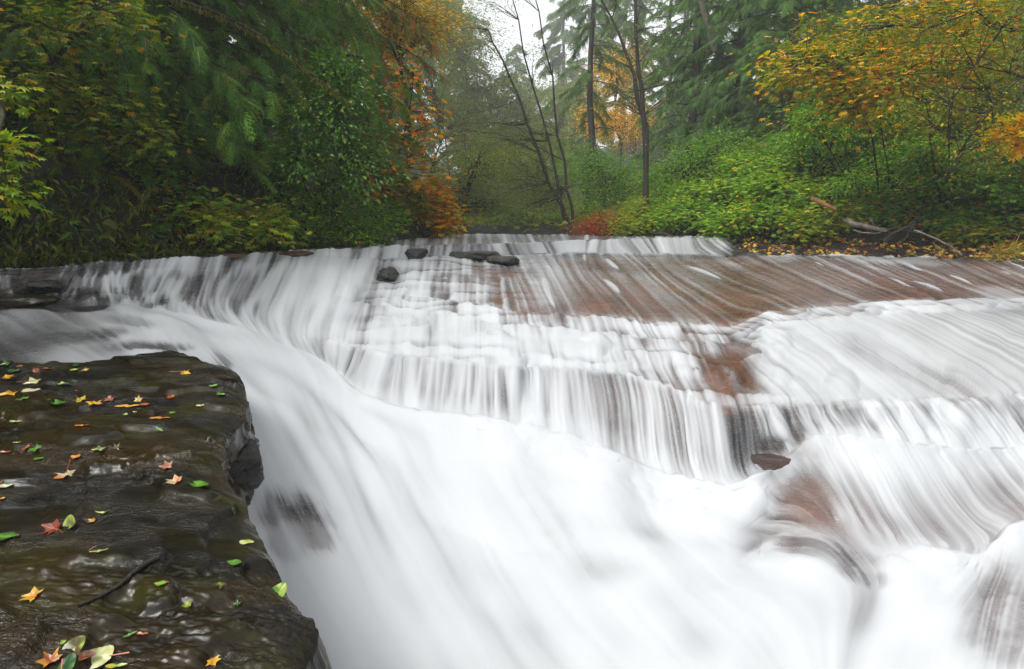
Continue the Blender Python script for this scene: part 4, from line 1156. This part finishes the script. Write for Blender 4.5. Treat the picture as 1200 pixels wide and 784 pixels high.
# trees that close the forest behind, plus added shade trees; a mass nobody could count
lv, tb = Leaves(), Tubes()
for k in range(92):
    if k < 34: x, y = rng.uniform(-46, -9), rng.uniform(14, 58)
    elif k < 60: x, y = rng.uniform(13, 50), rng.uniform(20, 60)
    elif k < 70: x, y = rng.uniform(-9, 13), rng.uniform(66, 92)
    else: x, y = -10.6 - 2.2 * ((k * 7) % 3) + rng.uniform(-.5, .5), -8 + .75 * (k - 70)  # unseen trees beside and behind the camera, added to shade the left bank
    if -0.18 < x / y < 0.12 and 0 < y < 66: continue
    z = float(ground_z(x, y)); H = rng.uniform(11, 18) if k < 60 else rng.uniform(7, 10)
    tb.add([[x, y, z - .3], [x, y, z + H]], [.25, .04], 6)
    for h in np.linspace(.08, .98, 40):
        az = rng.uniform(0, 6.28); Ln = 3.6 * (1 - h) ** .6 * rng.uniform(.7, 1.1) + .2
        m = 7; ts = rng.uniform(.2, 1, m)
        d = np.array([math.cos(az), math.sin(az), 0])
        P = np.array([x, y, z + h * H]) + d * (Ln * ts)[:, None] + np.array([0, 0, 1]) * (Ln * (.2 * ts - .5 * ts * ts))[:, None]
        a2 = az + rng.normal(0, .7, m)
        lv.add(SPRAY_LO, P, np.stack([np.cos(a2), np.sin(a2), -.4 * np.ones(m)], -1), np.tile([0, 0, 1.0], (m, 1)), 1.5 * rng.uniform(.7, 1.2, m), P_HEM(m))
woods = lv.build('woods_and_shade_trees', M_LEAF); tag(woods, kind='stuff')
tag(tb.build('woods_and_shade_trunks', M_BARK), kind='stuff')

# ---- undergrowth on both slopes and leaf litter on the right shelf
lv = Leaves()
for n, xr_, yr_, pl_, sz in ((48000, (3, 22), (9, 30), P_UNDER, .1), (12000, (-16, -1.5), (6.5, 26), P_MID, .085), (9000, (-10, -2.5), (6.3, 11.5), P_DEEP, .11), (12000, (-7, 9), (18.8, 48), P_ALDER, .16)):
    x = rng.uniform(*xr_, n); y = rng.uniform(*yr_, n)
    dr = x - np.interp(y, YB, XRB); dl = np.interp(y, YL, XLB) - x
    ok = ((dr > .25) | (dl > .08) | (y > 18.8)) & (fbm(x * .8, y * .8, oct=3, seed=140) > -.35)
    x, y = x[ok], y[ok]; m = len(x)
    z = ground_z(x, y) + np.abs(rng.normal(0, .16, m)) + .03
    lv.add(LEAF_P, np.stack([x, y, z], -1), np.stack([rng.normal(0, 1, m), rng.normal(-.3, 1, m), rng.normal(-.2, .3, m)], -1), np.stack([rng.normal(0, .3, m), rng.normal(-.3, .3, m), np.ones(m)], -1), sz * rng.uniform(.6, 1.4, m), pl_(m), .2)
m = 17000
y = rng.uniform(6.2, 11.5, m); d = rng.uniform(-.15, 1.0, m); x = np.interp(y, YL, XLB) - d
z = ground_z(x, y) * rng.uniform(.3, 1, m) + .62 * 0 + np.abs(rng.normal(0, .12, m)); z = np.maximum(z, .66)
lv.add(LEAF_N, np.stack([x, y - .05, z], -1), np.stack([rng.normal(.5, .6, m), rng.normal(-.6, .6, m), rng.normal(-.7, .5, m)], -1), np.stack([rng.normal(.3, .3, m), rng.normal(-.3, .3, m), np.ones(m)], -1), .17 * rng.uniform(.5, 1.3, m),
       pal((4, (.025, .05, .007)), (2, (.04, .055, .007)), (2, (.016, .026, .005)), (.6, (.08, .08, .01)))(m), .3)
tag(lv.build('undergrowth', M_LEAF), kind='stuff')
bedz = BED[..., 2]
lv = Leaves()
sel = np.argwhere((LG > 0.985) & (LG < 1.9) & (PXG > 866) & (PXG < 1440))
pick = sel[rng.choice(len(sel), 1500)]
P = BED[pick[:, 0], pick[:, 1]] + [0, -.03, .012]
keep = fbm(P[:, 0] * 2, P[:, 1] * 2, oct=2, seed=150) > -.1
P = P[keep]; m = len(P)
lv.add(LEAF_P, P, np.stack([rng.normal(0, 1, m), rng.normal(0, 1, m), rng.normal(0, .3, m)], -1), np.stack([rng.normal(0, .4, m), rng.normal(-.7, .4, m), np.ones(m)], -1), rng.uniform(.04, .1, m),
       pal((4, (.42, .26, .025)), (3, (.34, .12, .02)), (2, (.2, .2, .03)), (3, (.05, .09, .012)))(m))
tag(lv.build('leaf_litter', M_FALLEN), kind='stuff')

# ---- driftwood on the right bank
def log(name, pts, rad, lab, mat, cat='log', sides=9, twigs=()):
    P3 = np.array([world_pt(*q) for q in pts]); kk = np.linspace(0, len(P3) - 1, 16)
    C3 = np.stack([pchip(np.arange(len(P3)), P3[:, a], kk) if len(P3) > 2 else np.interp(kk, [0, 1], P3[:, a]) for a in range(3)], -1)
    C3 += rad * .5 * np.stack([fbm(kk * 1.5, i * 3.0, rad * 100, oct=3, seed=160 + i) for i in range(3)], -1)
    r = root(name, C3[0], lab, cat)
    tb = Tubes(); tb.add(C3, np.linspace(rad, rad * .55, 16) * (1 + .15 * vnoise(kk * 3, rad * 50)), sides)
    tb.build('stem', mat, r)
    for tw, tr2 in twigs:
        T3 = np.array([world_pt(*q) for q in tw]); k2 = np.linspace(0, len(T3) - 1, 9)
        D3 = np.stack([np.interp(k2, np.arange(len(T3)), T3[:, a]) for a in range(3)], -1) + rng.normal(0, tr2 * .6, (9, 3))
        t2 = Tubes(); t2.add(D3, np.linspace(tr2, tr2 * .4, 9), 5); t2.build('twig', mat, r)
    return r


log('fallen_log', [(990, 256, 12.6), (1010, 265, 12.4), (1038, 270, 12.2)], .07, 'pale peeling log lying on the right bank', M_BARKPALE, twigs=[([(1018, 256, 12.2), (1024, 264, 12.2)], .02), ([(1000, 270, 12.2), (1020, 274, 12.1), (1040, 270, 12.1)], .018)])
log('splintered_wood', [(951, 232, 13.4), (965, 238, 13.2), (979, 245, 13.0)], .06, 'orange splintered wood sticking out of the bright bushes', M_BARKRED, cat='log')
log('driftwood', [(1036, 284, 11.8), (1046, 275, 11.7), (1062, 267, 11.6), (1072, 262, 11.6)], .045, 'tangled dark driftwood with forked twigs by the small side spout', M_BARK, twigs=[
    ([(1046, 275, 11.7), (1040, 268, 11.7), (1030, 268, 11.7)], .02), ([(1062, 267, 11.6), (1074, 255, 11.6), (1080, 262, 11.5), (1076, 250, 11.5)], .015), ([(1056, 285, 11.5), (1066, 272, 11.6), (1072, 262, 11.6)], .02),
    ([(1040, 268, 11.7), (1062, 268, 11.6), (1085, 275, 11.4)], .018)])
log('driftwood', [(1072, 270, 11.4), (1088, 276, 11.3), (1104, 284, 11.2), (1120, 293, 11.1), (1128, 299, 11)], .022, 'thin bleached branch trailing right down to the water', M_BARKPALE, twigs=[([(1094, 285, 11.2), (1101, 292, 11.1), (1104, 300, 11.1)], .01)])
log('mossy_log', [(762, 272, 16.4), (775, 274, 16.2), (790, 279, 16.0)], .07, 'short mossy log leaning right above the upper fall', M_BARKMOSS)
log('mossy_log', [(724, 280, 16.0), (738, 275, 16.2), (752, 268, 16.4)], .06, 'short mossy log leaning left beside the rusty bush', M_BARKMOSS)

# grass tuft at the right waterline
lv = Leaves(); m = 90; c = world_pt(1172, 298, 11.1)
P = c + rng.normal(0, 1, (m, 3)) * [.16, .1, .02]
lv.add(T_quad(.06, .0), P, np.stack([rng.normal(0, .7, m), rng.normal(-.4, .4, m), rng.uniform(-.6, 1, m)], -1), unit_rand(m), rng.uniform(.2, .45, m), pal((2, (.12, .13, .02)), (1, (.25, .17, .03)))(m))
tag(lv.build('grass_tuft', M_LEAF, origin=c), 'drooping grass tuft at the waterline on the right bank', 'grass')

# ------------------------------------------------------------------ fallen leaves on the ledge
def leaf_outline(kind, n=0):
    if kind == 'maple':
        pts = []
        lob = [(-155, .42), (-112, .72), (-58, .9), (0, 1.0), (58, .9), (112, .72), (155, .42)]
        for i, (a, l) in enumerate(lob):
            for da, f in ((-13, .66), (-7, .8), (0, 1.0), (7, .8), (13, .66)):
                pts.append((a + da, l * f * rng.uniform(.95, 1.05)))
            if i < len(lob) - 1: pts.append(((a + lob[i + 1][0]) / 2, .46 + .05 * rng.random()))
        ang = np.array([R(p[0]) for p in pts]); rr = np.array([p[1] for p in pts])
        return np.stack([rr * np.cos(ang) * .5, rr * np.sin(ang) * .5], -1), np.zeros(2)
    a = np.linspace(-np.pi, np.pi, 40, endpoint=False)
    w = {'oval': .3, 'round': .42, 'blade': .12}[kind]
    x = np.cos(a) * .5; y = np.sin(a) * w * (1 - .35 * np.cos(a)) * (1 + .03 * np.sin(a * 19))
    return np.stack([x, y], -1), np.zeros(2)


C_ = dict(green=(.055, .15, .018), bright=(.1, .25, .02), dkgreen=(.025, .08, .02), ygreen=(.3, .38, .05), pale=(.5, .5, .2), cream=(.6, .5, .3), yellow=(.62, .36, .02),
          gold=(.55, .25, .015), orange=(.5, .15, .02), red=(.22, .025, .012), rust=(.25, .06, .018), brown=(.11, .045, .02), pink=(.45, .17, .1), olive=(.11, .1, .03), white=(.6, .66, .42))


def fallen(px, py, size_px, kind, c, label, c2=None, rot=None, curl=.18, tilt=0.0, stalk=None, lift=.005):
    hit = ledge_hit(px, py)
    if hit[0] is None: return
    p = np.array(hit[0]); nrm_ = np.array(hit[1]); nrm_ = nrm_ if nrm_[2] > 0 else -nrm_
    nrm_ = nrm_ * .4 + np.array([0, 0, 1.0])
    size = size_px / F * p[1] * 1.15
    rot = rng.uniform(0, 6.28) if rot is None else R(rot)
    X = np.array([math.cos(rot), math.sin(rot), 0.0]); Z = nrm_ / np.linalg.norm(nrm_)
    Z = Z + tilt * np.array([0, -1.0, 0]); Z /= np.linalg.norm(Z)
    X -= Z * (X @ Z); X /= np.linalg.norm(X); Yv = np.cross(Z, X)
    o2, _ = leaf_outline(kind)
    n = len(o2)
    rings = [0.0, .35, .7, 1.0]
    V, Cc = [], []
    col1 = np.array(C_[c]); colb = np.array(C_[c2 or c])
    ph = rng.uniform(0, 6.28)
    for q in rings:
        pts = o2 * q
        h = curl * (pts[:, 0] ** 2 * 1.4 + np.abs(pts[:, 1]) * .5) + .05 * q * np.sin(3 * np.arctan2(pts[:, 1], pts[:, 0]) + ph) * (1 if kind == 'maple' else .5) - .03 * np.exp(-(pts[:, 1] / .05) ** 2)
        V.append(p + lift * nrm_ + size * (pts[:, 0:1] * X + pts[:, 1:2] * Yv + h[:, None] * Z))
        mixv = np.clip(.5 + 1.2 * vnoise(pts[:, 0] * 4 + px, pts[:, 1] * 4 + py, 0.0), 0, 1)[:, None]
        rib = np.exp(-(pts[:, 1:2] / .02) ** 2) * .25
        Cc.append((col1 * (1 - mixv) + colb * mixv) * (1 - .2 * mixv) * (1 + rib))
    V = np.concatenate(V); Cc = np.clip(np.concatenate(Cc), 0, 1)
    i = np.arange(4 * n).reshape(4, n); j = np.roll(i, -1, 1)
    Fc = np.stack([i[:-1].ravel(), i[1:].ravel(), j[1:].ravel(), j[:-1].ravel()], -1)
    if stalk is None:
        o = mesh('fallen_leaf', V, Fc, M_FALLEN, None, col=Cc, origin=p)
        tag(o, label, 'leaf', 'fallen leaves on the ledge')
    else:
        r = root('fallen_leaf', p, label, 'leaf', 'fallen leaves on the ledge')
        mesh('blade', V, Fc, M_FALLEN, r, col=Cc)
        a, ln, up_ = stalk
        d = np.array([math.cos(R(a)), math.sin(R(a)), 0]) * ln * size
        t = np.linspace(0, 1, 8)[:, None]
        b0 = p + lift * nrm_ - X * size * (.0 if kind == 'maple' else .48)
        pts = b0 + d * t + np.array([0, 0, up_ * size * ln]) * t + np.array([0, 0, .008])
        tb = Tubes(); tb.add(pts, np.linspace(.0016, .0024, 8) * max(1, size / .1), 6)
        s_o = tb.build('stalk', M_FALLEN, r, col=np.tile(np.array(C_['rust'] if c not in ('white', 'cream', 'dkgreen') else C_['pink']), (48, 1)))


FL = [
    (8, 427, 16, 'maple', 'ygreen', 'yellow green leaf touching the left border at the back of the ledge', 'green'),
    (25, 430, 9, 'maple', 'orange', 'small orange leaf behind the dark green one at the far left', 'gold'),
    (19, 435, 14, 'oval', 'dkgreen', 'dark green leaf lying on the yellow pile at the far left', 'green'),
    (8, 443, 18, 'maple', 'yellow', 'yellow leaf at the left border under the dark green one', 'gold'),
    (43, 436, 10, 'oval', 'rust', 'red brown leaf standing upright near the back edge of the ledge', 'red', None, .3, .9),
    (55, 433, 8, 'oval', 'orange', 'small orange leaf right of the upright red brown one', 'rust'),
    (89, 429, 9, 'oval', 'green', 'small green leaf nearest the water at the back of the ledge', 'dkgreen'),
    (88, 434, 9, 'oval', 'ygreen', 'pale green scrap just in front of the small green back leaf', 'pale'),
    (101, 434, 11, 'oval', 'pale', 'pale yellow leaf beside the pale green scrap at the back', 'yellow'),
    (40, 449, 26, 'maple', 'pale', 'large pale yellow maple leaf with a stalk near the back left', 'white', 200, .2, .2, (210, .5, .05)),
    (71, 450, 22, 'blade', 'ygreen', 'long flat yellow green leaf right of the large pale maple leaf', 'green', 170),
    (37, 459, 17, 'oval', 'pale', 'pale oval leaf in front of the large pale maple leaf', 'cream', 10),
    (13, 463, 28, 'maple', 'gold', 'big yellow orange maple leaf near the left border', 'yellow'),
    (26, 469, 15, 'maple', 'green', 'green leaf tucked in front of the big yellow orange maple leaf', 'bright'),
    (90, 459, 8, 'maple', 'orange', 'tiny orange leaf in the middle of the ledge back', 'rust'),
    (65, 473, 19, 'oval', 'bright', 'bright green folded leaf left of the yellow cluster', 'green', 175, .3),
    (95, 470, 18, 'maple', 'ygreen', 'yellow green leaf with a reddish stem at the left of the yellow cluster', 'yellow', 150, .2, .1, (150, .7, .15)),
    (111, 474, 20, 'maple', 'yellow', 'bright yellow maple leaf in the middle of the yellow cluster', 'gold'),
    (130, 468, 17, 'maple', 'pink', 'pinkish red leaf behind the bright yellow maple leaf', 'rust', None, .3, .3),
    (149, 477, 26, 'blade', 'yellow', 'long flat yellow leaf right of the yellow cluster', 'gold', 5, .1, 0),
    (162, 470, 12, 'maple', 'pale', 'upright pale yellow leaf standing on the long flat yellow one', 'yellow', 90, .1, 1.1),
    (171, 475, 12, 'oval', 'rust', 'red brown leaf at the right tip of the long flat yellow one', 'orange', 20),
    (147, 487, 8, 'oval', 'pale', 'tiny pale scrap below the long flat yellow leaf', 'ygreen', 120),
    (158, 484, 5, 'oval', 'yellow', 'tiniest yellow white scrap right of the tiny pale one', 'white'),
    (187, 491, 24, 'blade', 'gold', 'thin rolled orange leaf like a stick in mid ledge', 'orange', -3, .05),
    (96, 500, 15, 'blade', 'orange', 'narrow orange leaf lying in brown water film', 'gold', 5),
    (19, 495, 13, 'blade', 'green', 'narrow green leaf near the left border in mid ledge', 'ygreen', 5),
    (215, 438, 18, 'maple', 'yellow', 'vivid yellow leaf with long orange stalk near the rounded back corner', 'gold', 350, .2, .2, (182, .8, .03)),
    (200, 467, 15, 'maple', 'orange', 'orange red leaf between the yellow cluster and the ledge corner', 'red'),
    (237, 476, 12, 'blade', 'cream', 'cream sliver near the right rim of the ledge', 'pale', 8),
    (202, 485, 9, 'oval', 'ygreen', 'small yellow green leaf above the thin rolled one', 'bright', 145),
    (186, 504, 13, 'blade', 'green', 'slanting green blade below the thin rolled leaf', 'bright', 150, .1, .3),
    (259, 463, 9, 'oval', 'bright', 'small bright green leaf nearest the right rim', 'green', 0),
    (250, 453, 8, 'oval', 'bright', 'small bright green leaf behind the one at the right rim', 'ygreen'),
    (43, 527, 18, 'maple', 'green', 'broad green leaf beside an orange scrap in mid ledge', 'bright'),
    (31, 526, 9, 'oval', 'orange', 'orange scrap touching the broad green leaf', 'rust'),
    (7, 531, 12, 'blade', 'rust', 'thin red brown leaf at the left border in mid ledge', 'red', 0),
    (20, 520, 9, 'blade', 'pale', 'pale sliver above the orange scrap', 'ygreen', 0),
    (117, 528, 19, 'maple', 'green', 'green leaf with white and yellow patches in mid ledge', 'pale'),
    (137, 526, 12, 'maple', 'olive', 'upright olive brown leaf right of the patchy green one', 'brown', 80, .2, .9),
    (198, 548, 20, 'maple', 'cream', 'curled cream and pink leaf on the rough grey part of the ledge', 'pink', 200, .6, .3),
    (206, 566, 24, 'maple', 'orange', 'curled cream orange leaf touching the bright green one', 'cream', 180, .5, .1),
    (231, 569, 24, 'oval', 'bright', 'large bright green leaf right of the curled cream orange one', 'green', 172, .15),
    (46, 539, 10, 'oval', 'bright', 'small green leaf in front of the broad green one', 'green', 5),
    (89, 537, 11, 'oval', 'orange', 'small orange leaf above the one with an upright stalk', 'gold', 170, .3, .2),
    (78, 558, 28, 'maple', 'orange', 'flat orange maple leaf with its stalk pointing straight up', 'cream', 180, .15, 0, (95, .35, 1.2)),
    (7, 571, 14, 'oval', 'white', 'pale green leaf with short stalk near the left border', 'pale', 5, .2, 0, (80, .3, .5)),
    (1, 586, 8, 'oval', 'yellow', 'yellow leaf cut by the left border', 'gold'),
    (64, 621, 32, 'maple', 'red', 'largest dark red maple leaf with a bright red stalk', 'rust', 170, .25, .3, (-35, .9, .05)),
    (82, 615, 20, 'oval', 'ygreen', 'pale folded green leaf leaning on the dark red maple leaf', 'olive', 110, .4, .6),
    (109, 612, 13, 'maple', 'cream', 'small cream leaf right of the dark red maple leaf', 'gold'),
    (121, 603, 15, 'blade', 'pale', 'curled pale leaf behind the small cream one', 'ygreen', 15, .7),
    (8, 631, 26, 'oval', 'bright', 'wide green leaf at the left border below the dark red one', 'green', 5),
    (116, 648, 19, 'blade', 'ygreen', 'narrow pale yellow green leaf below the dark red maple leaf', 'pale', 20, .2, 0, (30, .4, .4)),
    (40, 700, 30, 'maple', 'orange', 'orange and yellow maple leaf in the lower left', 'yellow', 180, .2, .1),
    (188, 686, 14, 'oval', 'bright', 'small bright green leaf with a white stalk in the olive film', 'ygreen', 175, .1, 0, (-25, .5, .02)),
    (152, 746, 17, 'blade', 'bright', 'narrow green leaf meeting an orange one near the bottom', 'green', 40, .1),
    (167, 745, 16, 'blade', 'orange', 'orange leaf meeting the narrow green one near the bottom', 'rust', -5),
    (73, 756, 9, 'oval', 'ygreen', 'small pale scrap behind the big leaf pile at the bottom', 'green'),
    (89, 760, 26, 'round', 'ygreen', 'upright yellow green leaf at the back of the bottom leaf pile', 'olive', 60, .2, .8),
    (113, 773, 36, 'round', 'white', 'big round whitish green leaf, palest of the bottom leaf pile', 'pale', 175, .12, .1, (10, .6, .05)),
    (60, 777, 32, 'maple', 'rust', 'orange brown curled leaf at the left of the bottom leaf pile', 'gold', 150, .5, .2),
    (98, 771, 24, 'oval', 'rust', 'rust coloured leaf under the whitish one in the bottom pile', 'brown', 20, .2, .1),
    (80, 781, 28, 'oval', 'dkgreen', 'dark green leaf with pink stalk in front of the bottom pile', 'green', 100, .2, .1, (120, .6, .3)),
    (137, 783, 24, 'blade', 'bright', 'lime green leaf cut by the bottom border', 'yellow', 10),
    (274, 661, 16, 'oval', 'green', 'green leaf lying in the water film near the right rim', 'bright', 178, .1),
    (258, 687, 19, 'maple', 'brown', 'brown red leaf with green lobes in the water film', 'bright', None, .3, .1),
    (220, 711, 12, 'round', 'ygreen', 'small round yellow green leaf in the olive water film', 'olive', 80),
    (327, 694, 20, 'round', 'ygreen', 'round green and yellow leaf with a red stalk at the ledge front corner', 'bright', 75, .1, .5, (-80, .5, -.1)),
    (278, 710, 13, 'maple', 'dkgreen', 'dull dark green leaf under the water film near the front corner', 'green'),
    (250, 777, 22, 'maple', 'yellow', 'crumpled bright yellow leaf at the bottom by the broken rock rim', 'gold', None, .6, .4),
    (289, 637, 15, 'oval', 'pale', 'pale yellow oval leaf in the smooth film by the right rim', 'ygreen', 10, .08),
]
for f_ in FL:
    fallen(f_[0], f_[1], f_[2], f_[3], f_[4], f_[5], *f_[6:])
# a dark twig across the ledge
h = [ledge_hit(a, b)[0] for a, b in ((92, 712), (120, 700), (140, 688), (158, 672), (172, 662), (186, 655))]
if all(h):
    P3 = np.array(h) + [0, 0, .006]
    kk = np.linspace(0, 5, 20); C3 = np.stack([pchip(np.arange(6), P3[:, a], kk) for a in range(3)], -1)
    tb = Tubes(); tb.add(C3, np.linspace(.004, .009, 20), 6)
    tag(tb.build('twig', M_BARK, origin=P3[0]), 'dark wet twig lying slantwise across the lower ledge', 'twig')

# ------------------------------------------------------------------ mist
hm, nt, N, L = newmat('haze')
out = node(nt, 'ShaderNodeOutputMaterial'); pv = node(nt, 'ShaderNodeVolumePrincipled')
pv.inputs['Color'].default_value = (0.93, 0.96, 0.95, 1)
pv.inputs['Density'].default_value = 0.0021
pv.inputs['Anisotropy'].default_value = 0.2
L.new(pv.outputs[0], out.inputs['Volume'])
hx, hy0, hy1, hz0, hz1 = 95, -14, 172, -4, 66
V = np.array([[-hx, hy0, hz0], [hx, hy0, hz0], [hx, hy1, hz0], [-hx, hy1, hz0], [-hx, hy0, hz1], [hx, hy0, hz1], [hx, hy1, hz1], [-hx, hy1, hz1]])
tag(mesh('haze', V, [[0, 3, 2, 1], [4, 5, 6, 7], [0, 1, 5, 4], [1, 2, 6, 5], [2, 3, 7, 6], [3, 0, 4, 7]], hm, smooth_shade=False), kind='stuff')

# ------------------------------------------------------------------ light, air, render
w = bpy.data.worlds.new('World'); scene.world = w; w.use_nodes = True
wn = w.node_tree; wn.nodes.clear()
wo = wn.nodes.new('ShaderNodeOutputWorld'); bg = wn.nodes.new('ShaderNodeBackground'); sky = wn.nodes.new('ShaderNodeTexSky')
sky.sky_type = 'NISHITA'; sky.sun_disc = False
SUN_EL, SUN_AZ = R(54), R(245)
sky.sun_elevation = SUN_EL; sky.sun_rotation = SUN_AZ
sky.air_density = 1.0; sky.dust_density = 4.0
hs = wn.nodes.new('ShaderNodeHueSaturation'); hs.inputs['Saturation'].default_value = 0.12
wn.links.new(sky.outputs[0], hs.inputs['Color']); wn.links.new(hs.outputs[0], bg.inputs[0]); wn.links.new(bg.outputs[0], wo.inputs[0])
bg.inputs[1].default_value = 0.15
sl = bpy.data.lights.new('sun', 'SUN'); sl.energy = 0.9; sl.angle = R(25); sl.color = (1.0, 0.97, 0.92)
so = bpy.data.objects.new('sun', sl); link(so)
so.rotation_euler = (R(90) - SUN_EL, 0, R(180) - SUN_AZ)
so.location = (0, 0, 30)
scene.view_settings.view_transform = 'Standard'
scene.view_settings.look = 'None'
scene.view_settings.gamma = 1.0
scene.view_settings.exposure = 1.18
scene.render.engine = 'CYCLES'
cy = scene.cycles
cy.use_denoising = True
cy.denoising_input_passes = 'RGB_ALBEDO_NORMAL'
cy.denoising_prefilter = 'NONE'
cy.max_bounces = 7; cy.diffuse_bounces = 3; cy.glossy_bounces = 2; cy.transmission_bounces = 4; cy.transparent_max_bounces = 8; cy.volume_bounces = 1
cy.caustics_reflective = False; cy.caustics_refractive = False
cy.sample_clamp_indirect = 4.0
